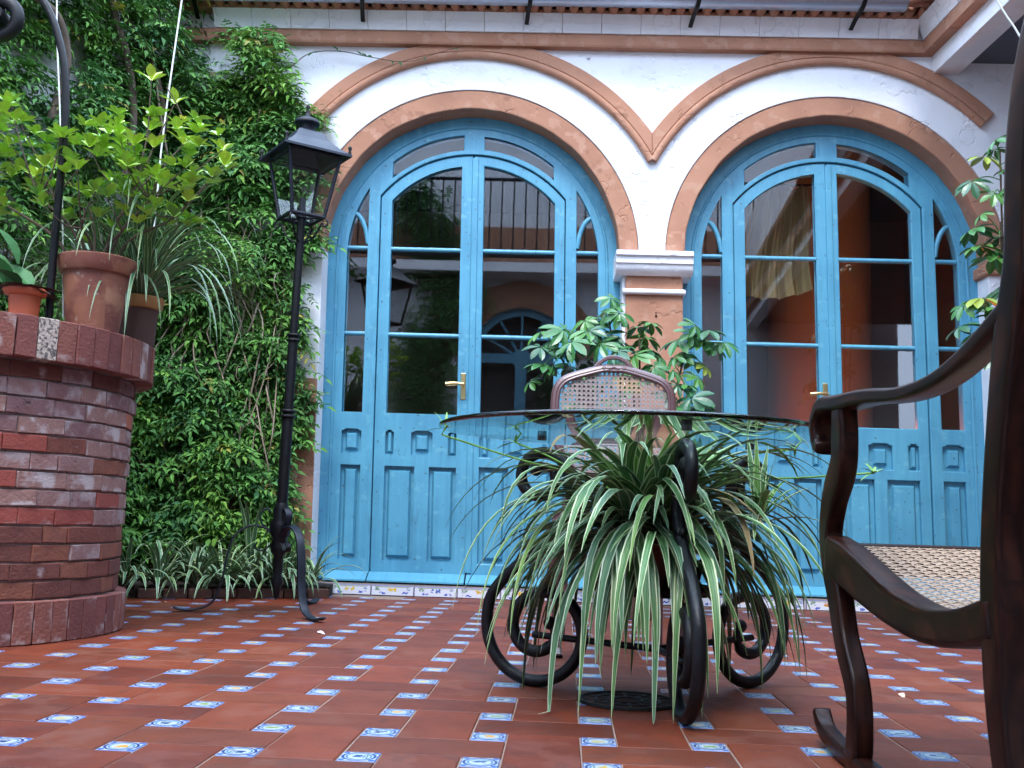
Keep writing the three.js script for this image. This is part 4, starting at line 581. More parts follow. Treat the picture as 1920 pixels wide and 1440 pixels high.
// ---------------------------------------------------------------- street lamp
{
  const x = -1.09, z = -4.36, T = thing('street_lamp', 'tall black iron street lamp with a glazed four sided lantern on three curled feet', 'lamp', [x, 0, z]);
  const px = y => x + 0.012 * (y - 0.3) / 1.4;
  part('pole', merge([tube([V(x, 0.30, z), V(px(0.83), 0.83, z)], 0.0235, { seg: 2, radial: 16 }), tube([V(px(0.83), 0.83, z), V(px(1.16), 1.16, z)], 0.021, { seg: 2, radial: 16 }), tube([V(px(1.16), 1.16, z), V(px(1.7), 1.7, z)], 0.0175, { seg: 2, radial: 16 })]), M.iron, T);
  for (const [y, r] of [[1.155, 0.027], [0.827, 0.031]]) for (const k of [-1, 1]) part('collar', new THREE.TorusGeometry(r - 0.004, 0.007, 8, 24).rotateX(PI / 2).translate(px(y), y + k * 0.011, z), M.iron, T);
  part('hub', lathe([[0.001, 0.05], [0.012, 0.06], [0.018, 0.10], [0.027, 0.125], [0.018, 0.15], [0.021, 0.17], [0.021, 0.23], [0.034, 0.245], [0.036, 0.27], [0.03, 0.30], [0.044, 0.325], [0.044, 0.365], [0.03, 0.385], [0.034, 0.42], [0.024, 0.45]], x, 0, z, 18), M.iron, T);
  for (const [fx, fz] of [[-1.42, -4.245], [-0.855, -4.045], [-1.035, -4.79]]) {
    const d = V(fx - x, 0, fz - z), L = d.length(); d.normalize(); const s = V(-d.z, 0, d.x), q = (r, y) => V(x + d.x * r, y, z + d.z * r);
    part('leg', sweep([q(0.02, 0.30), q(0.06, 0.342), q(L * 0.34, 0.352), q(L * 0.52, 0.31), q(L * 0.60, 0.22), q(L * 0.64, 0.12), q(L * 0.74, 0.035), q(L * 0.92, 0.009), q(L * 1.1, 0.010), q(L * 1.16, 0.018)], 0.034, 0.008, s, { n: 10 }), M.ironBlue, T);
    part('scroll', sweep([q(0.03, 0.325), q(0.075, 0.36), q(0.085, 0.40), q(0.06, 0.425), q(0.04, 0.41)], 0.03, 0.007, s, { n: 8 }), M.ironBlue, T);
    part('scroll', sweep([q(0.02, 0.29), q(0.07, 0.25), q(0.10, 0.262), q(0.09, 0.285)], 0.024, 0.007, s, { n: 8 }), M.iron, T);
  }
  // lantern, one corner towards the courtyard
  const lx = px(1.7), ra = 0.62, yb = 1.685, yt = 1.955, cor = (r, y, k) => V(lx + r * Math.sin(ra + k * PI / 2 - PI / 4 + 0.0), y, z + r * Math.cos(ra + k * PI / 2 - PI / 4));
  const rb = 0.104, rt = 0.165, re = 0.218;
  const quad = (a, b, c, d) => { const P = []; for (const p of [a, b, c, a, c, d]) P.push(p.x, p.y, p.z); return geoP(P); };
  const lan = part('lantern_frame', (() => { const g = []; for (let k = 0; k < 4; k++) { g.push(tube([cor(rb, yb, k), cor(rt, yt, k)], 0.0085, { seg: 2, radial: 6 }), tube([cor(rb, yb, k), cor(rb, yb, k + 1)], 0.009, { seg: 2, radial: 6 }), tube([cor(rb, yb, k), V(lx, yb - 0.002, z)], 0.007, { seg: 2, radial: 6 }), tube([cor(rt, yt, k), cor(rt, yt, k + 1)], 0.009, { seg: 2, radial: 6 })); } return g; })(), M.ironBlue, T);
  for (let k = 0; k < 4; k++) part('pane', quad(cor(rb, yb, k), cor(rb, yb, k + 1), cor(rt, yt, k + 1), cor(rt, yt, k)), M.pane, lan);
  { const g = [], lev = [[re, 1.953], [re, 1.963], [0.155, 1.995], [0.112, 2.028], [0.082, 2.065], [0.052, 2.078]]; for (let i = 0; i < lev.length - 1; i++) for (let k = 0; k < 4; k++) g.push(quad(cor(lev[i][0], lev[i][1], k), cor(lev[i][0], lev[i][1], k + 1), cor(lev[i + 1][0], lev[i + 1][1], k + 1), cor(lev[i + 1][0], lev[i + 1][1], k))); for (let k = 0; k < 4; k++) g.push(quad(cor(0.06, 2.03, k), cor(0.06, 2.03, k + 1), cor(re, 1.953, k + 1), cor(re, 1.953, k))); part('lantern_roof', g, std({ color: C(0.014, 0.021, 0.036), roughness: 0.5, side: THREE.DoubleSide }), T); }
  part('chimney', lathe([[0.001, 2.165], [0.012, 2.16], [0.010, 2.148], [0.022, 2.142], [0.052, 2.128], [0.056, 2.115], [0.052, 2.108], [0.033, 2.103], [0.036, 2.06]], lx, 0, z, 20), M.ironBlue, T);
  part('finial', lathe([[0.001, 2.205], [0.008, 2.198], [0.009, 2.188], [0.005, 2.18], [0.009, 2.17], [0.008, 2.155]], lx, 0, z, 10), M.iron, T);
  for (let k = 0; k < 4; k++) { const c = cor(re - 0.012, 1.96, k); part('corner_knob', lathe([[0.001, 0.045], [0.008, 0.038], [0.009, 0.03], [0.005, 0.022], [0.008, 0.012], [0.007, 0]], c.x, c.y, c.z, 10), M.iron, T); const a = cor(rb - 0.005, yb - 0.008, k), e = V(lx, 0, z); const q = (t, y) => V(lx + (a.x - lx) * t, y, z + (a.z - z) * t); part('stay', tube([q(1.0, yb), q(1.18, yb - 0.01), q(1.22, yb - 0.035), q(1.08, yb - 0.04), q(0.98, yb - 0.022), q(0.85, yb - 0.05), q(0.5, yb - 0.095), q(0.16, yb - 0.11)], 0.0042, { seg: 26, radial: 6 }), M.iron, T); }
  part('burner', lathe([[0.001, 1.78], [0.014, 1.775], [0.016, 1.72], [0.024, 1.70], [0.024, 1.685]], lx, 0, z, 12), M.ironBlue, T);
}

// ---------------------------------------------------------------- pots on the well coping
const clayPot = dtex(256, (u, v) => { let c = mixc([0.27, 0.11, 0.06], [0.20, 0.07, 0.045], n8(u, v)); c = mixc(c, [0.38, 0.20, 0.12], ss(0.52, 0.7, n4(u, v)) * 0.6); return mixc(mixc(c, [0.13, 0.035, 0.03], ss(0.5, 0.62, n3(u + 0.4, v)) * 0.7), [0.40, 0.34, 0.32], ss(0.72, 0.84, n16(u, v + 0.3)) * 0.5); }, true, 3);
const potMats = [std({ map: clayPot, roughness: 0.75, bumpMap: plasterBump, bumpScale: 0.003 }), std({ map: clayPot, color: C(1.15, 1.2, 1.15), roughness: 0.8 }), std({ color: C(0.42, 0.095, 0.04), roughness: 0.5 }), std({ color: C(0.09, 0.045, 0.035), roughness: 0.7 }), std({ color: C(0.42, 0.23, 0.08), roughness: 0.7 }), std({ map: clayPot, color: C(0.75, 0.68, 0.66), roughness: 0.8 })];
function flowerpot(label, x, y, z, h, r0, r1, mB, mR, rimH) {
  const T = thing('flower_pot', label, 'pot', [x, y, z]), at = yy => r0 + (r1 - r0) * yy / h, rh = h - rimH;
  part('body', tri(lathe([[0.001, y], [r0 - 0.006, y], [r0, y + 0.006], [at(rh) - 0.004, y + rh]], x, 0, z, 36)), mB, T);
  part('rim', tri(lathe([[at(rh) - 0.006, y + rh], [at(rh) + 0.008, y + rh + 0.004], [r1 + 0.012, y + h - 0.006], [r1 + 0.006, y + h], [r1 - 0.008, y + h - 0.004], [r1 - 0.012, y + h - 0.03]], x, 0, z, 36)), mR, T);
  part('soil', new THREE.CylinderGeometry(r1 - 0.011, r1 - 0.011, 0.01, 30).translate(x, y + h - 0.032, z), M.soil, T); return T;
}
const CY = 0.972;
flowerpot('large weathered terracotta pot holding the bright green shrub on the well', -1.484, CY, -3.30, 0.247, 0.082, 0.116, potMats[0], potMats[1], 0.055);
flowerpot('small bright orange pot at the left edge of the well coping', -1.623, CY, -3.12, 0.105, 0.042, 0.054, potMats[2], potMats[2], 0.025);
flowerpot('dark pot with a yellowish rim half hidden behind the large terracotta pot', -1.455, CY, -3.60, 0.185, 0.06, 0.074, potMats[3], potMats[4], 0.045);
{ // dark rosette in the small pot
  const T = thing('potted_plant', 'small dark purple leaved plant in the little orange pot', 'plant', [-1.623, CY + 0.06, -3.12]); const dm = leafMat([0.035, 0.016, 0.016]), gm = leafMat([0.05, 0.17, 0.05]);
  const P = []; leaflet(P, 0.10, 0.05, 0.2, V(0, 0, 0), V(0, 0, 1), V(0, 1, 0), [0.2, 0.8, 1, 0.7, 0]); const g = geoP(P);
  for (let k = 0; k < 16; k++) placed('leaf', g, dm, T, V(-1.623, CY + 0.09, -3.12), orient(V(Math.sin(k * 2.4), rr(0.1, 0.4), Math.cos(k * 2.4)), V(0, 1, 0)));
  for (let k = 0; k < 7; k++) { const m = placed('leaf', g, gm, T, V(-1.66 + rr(-0.05, 0.05), CY + 0.10 + rr(0, 0.1), -3.16), orient(V(rr(-1, 0.6), rr(0.2, 0.9), rr(-0.5, 1)), V(0, 1, 0.3))); m.scale.setScalar(1.3); }
}
for (const [x, z, n, lab, sc, az0, az1] of [[-1.455, -3.60, 100, 'spider plant arching out to the right behind the terracotta pot on the well', 1, -0.6, 2.5], [-1.60, -3.60, 50, 'spider plant with narrow leaves behind the small orange pot on the well', 0.85, -2.6, 1.6]]) {
  const T = thing('spider_plant', lab, 'plant', [x, CY + 0.15, z]);
  if (x < -1.6) part('pot', tri(lathe([[0.001, CY], [0.05, CY], [0.075, CY + 0.13], [0.066, CY + 0.13], [0.06, CY + 0.11], [0.001, CY + 0.11]], x, 0, z)), potMats[3], T);
  for (let k = 0; k < n; k++) { const az = rr(az0, az1); part('leaf', strap(V(x + rr(-0.025, 0.025), CY + 0.15, z + rr(-0.025, 0.025)), az, rr(0.5, 1.4), rr(0.36, 0.74) * sc, rr(0.008, 0.015), rr(3.8, 7.0), { curl: rr(-0.8, 0.8) }), spiderMats[k % 3 ? 1 : 0], T); }
}
{ // bright green shrub (rosettes of obovate leaves)
  const bx = -1.484, by = CY + 0.20, bz = -3.30, T = thing('potted_shrub', 'bright yellow green leafy shrub in the large terracotta pot on the well', 'shrub', [bx, by, bz]);
  const lg = [0, 1, 2].map(k => { const P = []; leaflet(P, 0.052 + 0.007 * k, 0.030 + 0.004 * k, 0.12, V(0, 0, 0), V(0, 0, 1), V(0, 1, 0), [0.10, 0.40, 0.72, 0.94, 1.0, 0.86, 0.48, 0]); return geoP(P); });
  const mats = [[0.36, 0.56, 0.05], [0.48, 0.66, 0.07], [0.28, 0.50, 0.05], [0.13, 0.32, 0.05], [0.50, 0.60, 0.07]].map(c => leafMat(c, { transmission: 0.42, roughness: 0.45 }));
  const tips = []; const base = V(bx, by, bz);
  const fx = [[-0.62, 0.52, 0.05], [-0.48, 0.55, -0.05], [-0.36, 0.62, 0.0], [-0.28, 0.47, 0.12], [-0.40, 0.42, 0.1], [-0.18, 0.50, -0.05], [-0.10, 0.42, 0.1], [0.02, 0.48, 0.0], [0.12, 0.52, -0.05], [0.20, 0.42, 0.1], [0.28, 0.46, 0.0], [0.38, 0.44, -0.05], [0.43, 0.43, 0.06], [0.32, 0.34, 0.12], [0.24, 0.28, 0.14], [0.14, 0.33, 0.16], [0.02, 0.30, 0.18], [-0.10, 0.30, 0.16], [-0.22, 0.32, 0.14], [-0.34, 0.30, 0.12], [-0.50, 0.38, 0.08], [-0.02, 0.36, -0.1], [0.10, 0.22, 0.17], [-0.16, 0.20, 0.16], [0.20, 0.16, 0.15], [-0.06, 0.54, -0.1], [-0.55, 0.46, 0.12], [0.28, 0.18, 0.1], [0.20, 0.52, -0.12], [-0.26, 0.40, -0.12], [0.06, 0.14, 0.15], [0.16, 0.70, 0.0], [0.20, 0.64, 0.02], [-0.45, 0.28, 0.05], [0.0, 0.40, 0.14], [0.34, 0.36, -0.1], [-0.30, 0.20, 0.14], [0.06, 0.24, 0.2], [-0.12, 0.14, 0.18], [0.12, 0.40, 0.12], [-0.42, 0.48, -0.1], [0.30, 0.26, 0.0]];
  const mains = [[-0.34, 0.24, 0.03], [-0.2, 0.26, 0.08], [-0.22, 0.3, -0.06], [-0.06, 0.26, -0.02], [-0.02, 0.14, 0.10], [0.10, 0.28, 0.0], [0.20, 0.26, 0.06], [0.22, 0.22, -0.06], [0.12, 0.14, 0.08]].map(a => V(bx + a[0] * 0.9, by + a[1] * 0.9, bz + a[2]));
  for (const q of mains) part('branch', tube([base.clone().add(V((q.x - bx) * 0.15, -0.05, rr(-0.03, 0.03))), base.clone().lerp(q, 0.5).add(V(-(q.x - bx) * 0.08, rr(-0.02, 0.03), 0)), q], t => 0.0068 - 0.003 * t, { seg: 12, radial: 7 }), M.bark, T);
  for (const [dx, dy, dz] of fx) {
    const tip = V(bx + dx * 0.95 + rr(-0.02, 0.02), by + dy * 0.90 + 0.03 + rr(-0.02, 0.02), bz + dz + rr(-0.06, 0.06)), mid = base.clone().lerp(tip, 0.5).add(V(rr(-0.04, 0.04) - dx * 0.12, rr(-0.01, 0.05) - 0.02, rr(-0.03, 0.03)));
    let mb = mains[0]; for (const q of mains) if (q.distanceTo(tip) < mb.distanceTo(tip)) mb = q;
    part('branch', tube([mb, mb.clone().lerp(tip, 0.5).add(V(rr(-0.02, 0.02), rr(-0.03, 0.01), rr(-0.02, 0.02))), tip], t => 0.0032 - 0.0016 * t, { seg: 10, radial: 6 }), M.bark, T);
    const few = dy > 0.62, n = few ? 5 : 7 + Math.floor(rnd() * 1.05), out = tip.clone().sub(mid).normalize(), a0 = rr(0, 6), tone = rnd();
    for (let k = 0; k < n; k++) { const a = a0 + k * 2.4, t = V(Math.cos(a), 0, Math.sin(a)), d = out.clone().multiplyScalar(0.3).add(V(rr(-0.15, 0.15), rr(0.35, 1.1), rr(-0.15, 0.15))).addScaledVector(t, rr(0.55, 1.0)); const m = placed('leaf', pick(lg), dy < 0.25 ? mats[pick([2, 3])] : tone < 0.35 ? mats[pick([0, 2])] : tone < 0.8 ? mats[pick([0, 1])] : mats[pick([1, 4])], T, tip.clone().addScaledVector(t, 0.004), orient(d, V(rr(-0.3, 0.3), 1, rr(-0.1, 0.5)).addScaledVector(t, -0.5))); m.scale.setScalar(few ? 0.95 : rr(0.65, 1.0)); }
  }
  const small = []; for (let k = 0; k < 130; k++) { const c = V(bx + rr(-0.48, 0.38), by + rr(0.12, 0.48), bz + rr(-0.14, 0.17)); c.y += Math.abs(c.x - bx) * 0.15; for (let i = 0; i < 6; i++) { const a = i * 2.4 + k, q = pick(lg).clone(), sc = rr(0.6, 0.95); q.applyMatrix4(new THREE.Matrix4().compose(c, orient(V(Math.cos(a) * rr(0.5, 1.0), rr(0.2, 1.0), Math.sin(a) * rr(0.5, 1.0)), V(rr(-0.3, 0.3), 1, rr(-0.2, 0.4))), V(sc, sc, sc))); small.push(q); } }
  { const h = small.length / 2; for (const [a, b, m] of [[0, h, mats[0]], [h, 2 * h, mats[2]]]) { const o = part('foliage', small.slice(a, b), m, T); o.userData.kind = 'stuff'; } }
  const fl = V(-1.235, 1.707, -3.30); const fm = leafMat([0.75, 0.62, 0.22]); const fs = part('branch', tube([V(-1.30, 1.82, -3.30), V(-1.26, 1.76, -3.30), fl], 0.0022, { seg: 8, radial: 5 }), M.bark, T);
  for (let k = 0; k < 7; k++) { const m = placed('petal', lg[0], fm, T, fl, orient(V(Math.cos(k * 0.9), rr(0.2, 1), Math.sin(k * 0.9)), V(0, 1, 0.2))); m.scale.setScalar(0.45); }
}

// ---------------------------------------------------------------- umbrella plants behind the chair and in the right corner
const umb = (n, L, w) => { const P = []; for (let k = 0; k < n; k++) { const a = k / n * 2 * PI + rr(-0.15, 0.15), s = rr(0.8, 1.1); leaflet(P, L * s, w * s, 0.14, V(Math.cos(a) * 0.008, 0, Math.sin(a) * 0.008), V(Math.cos(a), -0.28 + rr(-0.2, 0.15), Math.sin(a)), V(0, 1, 0), [0.12, 0.55, 0.9, 1.0, 0.78, 0]); } return geoP(P); };
const umbG = [umb(8, 0.090, 0.037), umb(7, 0.078, 0.033), umb(9, 0.10, 0.040)];
const umbM = [[0.045, 0.17, 0.042], [0.075, 0.22, 0.045], [0.028, 0.115, 0.045], [0.28, 0.36, 0.06]].map(c => leafMat(c, { roughness: 0.35, transmission: 0.12 }));
function umbrella(label, x, z, potLabel, leaves, stems, extra) {
  flowerpot(potLabel, x, 0.0, z, 0.24, 0.09, 0.125, potMats[3], potMats[3], 0.05);
  const T = thing('umbrella_plant', label, 'plant', [x, 0.27, z]);
  const tops = stems.map(s => { const P = [V(x + rr(-0.03, 0.03), 0.26, z + rr(-0.03, 0.03)), V(x + s[0] * 0.25, 0.26 + (s[1] - 0.26) * 0.35, z + s[2] * 0.25), V(x + s[0] * 0.7, 0.26 + (s[1] - 0.26) * 0.75, z + s[2] * 0.7), V(x + s[0], s[1], z + s[2])]; const c = new THREE.CatmullRomCurve3(P); part('stem', tube(P, t => 0.009 - 0.005 * t, { seg: 18, radial: 7 }), M.bark, T); return c; });
  [...leaves, ...leaves.filter((_, i) => i % (extra ? 1 : 9) === 0).map(l => [l[0] + rr(-0.07, 0.07), l[1] + rr(-0.08, 0.05), l[2] + rr(-0.08, 0.06)])].forEach(([dx, y, dz]) => {
    const p = V(x + dx, y, z + dz); let best = null, bd = 9; for (const c of tops) for (let t = 0.3; t <= 1; t += 0.05) { const q = c.getPoint(t), d = q.distanceTo(p); if (d < bd) { bd = d; best = q; } }
    part('leaf_stalk', tube([best, best.clone().lerp(p, 0.5).add(V(0, 0.02, 0)), p], 0.0026, { seg: 8, radial: 5 }), umbM[1], T);
    const o = p.clone().sub(best).setY(0).normalize(); const m = placed('leaf', pick(umbG), rnd() < 0.07 ? umbM[3] : pick([umbM[0], umbM[1], umbM[0], umbM[2]]), T, p, orient(V(rr(-1, 1), 0, rr(-1, 1)), V(o.x * 0.6 + rr(-0.2, 0.2), 0.85, o.z * 0.6 + 0.45))); m.scale.setScalar(rr(0.75, 1.1));
  });
}
{
  const Lv = [[-0.08, 1.36, 0.05], [-0.02, 1.32, 0.1], [-0.38, 1.17, 0.1], [-0.33, 1.22, 0.0], [-0.25, 1.16, 0.12], [-0.17, 1.25, 0.1], [-0.12, 1.18, 0.15], [-0.20, 1.06, 0.15], [-0.06, 1.10, 0.18], [-0.02, 1.22, 0.0], [0.03, 1.14, 0.12], [0.08, 1.06, 0.16], [0.10, 1.24, 0.0], [-0.12, 1.0, 0.2], [0.0, 1.0, 0.2], [0.15, 1.16, 0.02], [0.24, 1.24, 0.0], [0.29, 1.26, 0.05], [0.34, 1.24, 0.0], [0.20, 1.08, 0.12], [0.26, 1.02, 0.1], [0.32, 1.06, 0.05], [0.18, 0.96, 0.18], [0.28, 0.92, 0.12], [0.34, 0.96, 0.05], [0.36, 0.86, 0.1], [0.30, 0.80, 0.14], [0.40, 0.84, 0.12], [0.44, 0.80, 0.1], [0.37, 0.74, 0.1], [0.25, 0.72, 0.16], [-0.28, 1.26, 0.05], [0.06, 1.30, -0.05], [0.36, 1.12, 0.0], [0.40, 1.22, 0.0], [0.32, 0.62, 0.15], [-0.1, 0.86, 0.15], [0.1, 0.85, 0.2], [0.0, 0.75, 0.15], [0.42, 0.66, 0.1], [-0.2, 0.92, 0.1], [0.14, 0.7, 0.15], [-0.36, 1.10, 0.08], [0.22, 1.15, 0.05], [-0.14, 1.30, 0.0], [-0.24, 1.10, 0.0]];
  for (const l of Lv) l[0] -= 0.08;
  umbrella('bushy umbrella plant behind the cane backed chair in front of the pilaster', 0.44, -4.62, 'dark pot of the umbrella plant standing behind the cane chair', Lv, [[-0.16, 1.33, 0.03], [-0.38, 1.16, 0.05], [-0.02, 1.22, 0.05], [0.20, 1.22, 0.02], [0.24, 0.9, 0.1], [-0.05, 1.0, 0.12]], true);
  const Rv = [[0.10, 2.13, 0.0], [0.03, 2.03, 0.05], [-0.03, 1.92, 0.05], [0.05, 1.86, 0.08], [0.0, 1.77, 0.06], [-0.04, 1.70, 0.08], [0.08, 1.68, 0.05], [-0.03, 1.62, 0.1], [0.04, 1.58, 0.08], [-0.02, 1.40, 0.08], [-0.10, 1.36, 0.1], [0.02, 1.32, 0.1], [-0.12, 1.27, 0.1], [-0.04, 1.24, 0.12], [0.05, 1.2, 0.1], [0.0, 1.14, 0.12], [0.1, 1.45, 0.05], [0.14, 1.9, 0.02], [0.12, 1.6, 0.02], [0.16, 1.3, 0.05], [0.1, 1.05, 0.1], [0.15, 2.0, 0.0], [0.2, 1.75, 0.0]]; for (const l of Rv) l[0] -= 0.115;
  umbrella('tall umbrella plant in the right corner partly behind the rocking chair back', 1.965, -4.42, 'dark pot of the tall umbrella plant in the right corner', Rv, [[0.0, 2.08, 0.0], [-0.02, 1.75, 0.03], [-0.06, 1.35, 0.05], [0.05, 1.9, 0.0]]);
}

// ---------------------------------------------------------------- glass table on scrolled iron legs
const TX = 0.262, TZ = -2.57;
{
  const T = thing('glass_table', 'round glass topped garden table on three scrolled black iron legs', 'table', [TX, 0, TZ]);
  const gx = 0.222, gz = -2.55;
  part('glass_top', lathe([[0.001, 0.632], [0.472, 0.632], [0.4765, 0.634], [0.478, 0.6375], [0.4765, 0.641], [0.472, 0.643], [0.001, 0.643]], gx, 0, gz, 96), phy({ color: C(0.95, 1, 0.98), transmission: 1, roughness: 0.01, ior: 1.52, thickness: 0.011, attenuationColor: C(0.45, 0.75, 0.68), attenuationDistance: 0.09 }), T);
  const feet = [[0.313, -2.274], [0.008, -2.674], [0.547, -2.779]];
  feet.forEach(([fx, fz]) => {
    const d = V(fx - 0.289, 0, fz - 2.576 * -1 * -1), dir = V(fx - 0.289, 0, fz + 2.576).normalize(), L = Math.hypot(fx - 0.289, fz + 2.576);
    const q = (dx, y) => V(fx + dir.x * dx, y, fz + dir.z * dx), P = [];
    const sp = (cx, cy, a0, a1, r0, r1, n, list) => { for (let i = 0; i <= n; i++) { const t = i / n, a = a0 + (a1 - a0) * t, r = r0 + (r1 - r0) * t; list.push([cx + r * Math.cos(a), cy + r * Math.sin(a)]); } };
    // outwards is +dx. upper spiral, stem, lower spiral as one bar
    const pts = []; sp(0.008, 0.543, PI * 1.05 - 2 * PI * 1.38, PI * 1.05, 0.026, 0.074, 22, pts); // ends on the inner side going down
    pts.push([-0.075, 0.49], [-0.058, 0.43], [-0.005, 0.37], [0.075, 0.31], [0.135, 0.24]);
    const lo = []; sp(0.0, 0.162, 0.18, 0.18 - 2 * PI * 1.62, 0.148, 0.03, 34, lo); pts.push(...lo);
    const low = Math.min(...pts.map(p => p[1])); const path = pts.map(p => q(p[0], p[1] - low + 0.0155));
    part('leg', tube(path, t => t < 0.03 ? 0.011 : t > 0.97 ? 0.011 : 0.0152, { seg: 170, radial: 12 }), M.iron, T);
    for (const e of [path[0], path[path.length - 1]]) part('scroll_end', new THREE.SphereGeometry(0.017, 12, 10).translate(e.x, e.y, e.z), M.iron, T);
    part('strut', tube([q(-0.02, 0.40), q(-L * 0.5, 0.33), q(-L + 0.135, 0.27)], 0.009, { seg: 8 }), M.iron, T);
    part('cross_bar', tube([q(0.02, 0.128), q(-L, 0.115)], 0.0085, { seg: 3 }), M.iron, T);
    part('glass_pad', new THREE.CylinderGeometry(0.012, 0.012, 0.012, 12).translate(q(0.01, 0).x, 0.626, q(0.01, 0).z), M.iron, T);
  });
  part('pot_ring', new THREE.TorusGeometry(0.14, 0.009, 8, 40).rotateX(PI / 2).translate(0.275, 0.262, -2.56), M.iron, T);
  part('tray', new THREE.CylinderGeometry(0.135, 0.135, 0.008, 36).translate(0.275, 0.25, -2.56), M.iron, T);
}
flowerpot('brown clay pot in the iron base of the glass table', 0.272, 0.256, -2.55, 0.140, 0.075, 0.10, potMats[5], potMats[5], 0.04);
{
  const cx = 0.262, cy = 0.405, cz = -2.54, T = thing('spider_plant', 'large variegated spider plant spilling over beneath the glass table', 'plant', [cx, cy, cz]);
  for (let k = 0; k < 258; k++) {
    const t = k / 258, q = rnd(); let az = ((k * 2.39996) % (2 * PI)) - PI + rr(-0.2, 0.2), el, len, dr, wd = rr(0.015, 0.025), m;
    if (t < 0.22) { el = rr(0.85, 1.45); len = rr(0.17, 0.29); dr = rr(2, 6); m = spiderMats[2]; wd = rr(0.018, 0.026); }            // upright heart
    else if (t < 0.66) { el = rr(0.5, 1.08); len = rr(0.34, 0.54); dr = rr(4.0, 7); m = spiderMats[q < 0.7 ? 0 : 2]; wd = rr(0.017, 0.028); }   // dome
    else if (t < 0.88) { el = rr(0.05, 0.6); len = rr(0.34, 0.56); dr = rr(4, 7.5); m = spiderMats[q < 0.75 ? 0 : 1]; wd = rr(0.016, 0.027); }   // ring
    else { az = rr(-1.5, 1.4); el = rr(-0.15, 0.5); len = rr(0.42, 0.62); dr = rr(5.5, 9); m = spiderMats[q < 0.7 ? 0 : 1]; wd = rr(0.017, 0.026); }  // hanging in front
    if (t > 0.22 && az < -1.45 && az > -2.35) el = Math.min(el, rr(0.0, 0.3));
    if (q > 0.965) m = dryStrap;
    const low = t > 0.66 ? rr(-0.06, 0.0) : 0;
    part('leaf', strap(V(cx + rr(-0.05, 0.05), cy + low + rr(-0.01, 0.02), cz + rr(-0.05, 0.05)), az, el, len, wd, dr, { curl: rr(-1.4, 1.4), stopY: 0.006 }), m, T);
  }
  // the dense inner leaves, joined
  const inner = [[], []]; for (let k = 0; k < 190; k++) { const d = k < 120; inner[k % 2].push(strap(V(cx + rr(-0.06, 0.06), cy + rr(-0.06, 0.01), cz + rr(-0.06, 0.06)), ((k * 2.39996) % (2 * PI)) - PI, d ? rr(0.3, 1.1) : rr(-0.1, 0.5), d ? rr(0.26, 0.52) : rr(0.34, 0.58), rr(0.015, 0.025), rr(4, 8), { curl: rr(-1.4, 1.4), stopY: 0.006 })); }
  inner.forEach((g, i) => { const o = part('leaf', g, spiderMats[i], T); o.userData.kind = 'stuff'; });
  // long individual leaves seen against the doors
  for (const [az, el, l, w, d] of [[-1.5, 0.75, 0.62, 0.018, 4.4], [-1.75, 0.6, 0.6, 0.017, 4], [-1.35, 0.55, 0.66, 0.019, 5.0], [-1.2, 0.45, 0.62, 0.019, 5.5], [-1.7, 0.9, 0.55, 0.016, 5], [-1.0, 0.5, 0.6, 0.018, 6.5], [1.5, 0.7, 0.58, 0.019, 4.2], [1.7, 0.55, 0.60, 0.018, 4.4], [1.35, 0.5, 0.62, 0.019, 5.2], [1.15, 0.6, 0.62, 0.019, 5.6], [1.6, 0.95, 0.5, 0.016, 4.8], [1.0, 0.4, 0.56, 0.018, 6.5], [1.8, 0.85, 0.55, 0.017, 3.6]]) part('leaf', strap(V(cx, cy, cz), az, el, l, w, d, { seg: 18, curl: rr(-0.4, 0.4) }), pick([spiderMats[0], spiderMats[2]]), T);
  // runners with plantlets
  const rm = leafMat([0.16, 0.33, 0.05]);
  for (const [P, bab] of [[[[cx, cy + 0.02, cz], [0.10, 0.52, -2.52], [-0.06, 0.56, -2.50], [-0.20, 0.60, -2.49], [-0.245, 0.615, -2.49], [-0.235, 0.628, -2.49]], 0], [[[cx, cy + 0.02, cz], [0.12, 0.52, -2.62], [0.02, 0.575, -2.64], [-0.07, 0.61, -2.64]], 1], [[[cx, cy + 0.03, cz], [0.45, 0.52, -2.5], [0.62, 0.535, -2.48], [0.78, 0.55, -2.46]], 1], [[[cx, cy + 0.03, cz], [0.42, 0.56, -2.6], [0.55, 0.60, -2.6], [0.63, 0.61, -2.6]], 1]]) {
    part('runner', tube(P.map(p => V(...p)), 0.0026, { seg: 30, radial: 6 }), rm, T); const e = V(...P[P.length - 1]);
    for (let k = 0; k < (bab ? 9 : 5); k++) part('plantlet_leaf', strap(e, rr(-PI, PI), rr(-0.3, 1.0), rr(0.03, 0.06), 0.006, 12, { seg: 6 }), rm, T);
  }
  // plantlet with upright leaves to the right of the front leg
  const e = V(0.50, 0.42, -2.42); part('runner', tube([V(cx, cy, cz), V(0.4, 0.5, -2.45), e], 0.0025, { seg: 14, radial: 6 }), rm, T);
  for (let k = 0; k < 16; k++) part('leaf', strap(e, rr(-PI, PI), k < 5 ? rr(1.2, 1.5) : rr(0.3, 1.1), rr(0.13, 0.24), 0.017, k < 5 ? 1.5 : rr(5, 9)), pick([spiderMats[2], spiderMats[0]]), T);
}

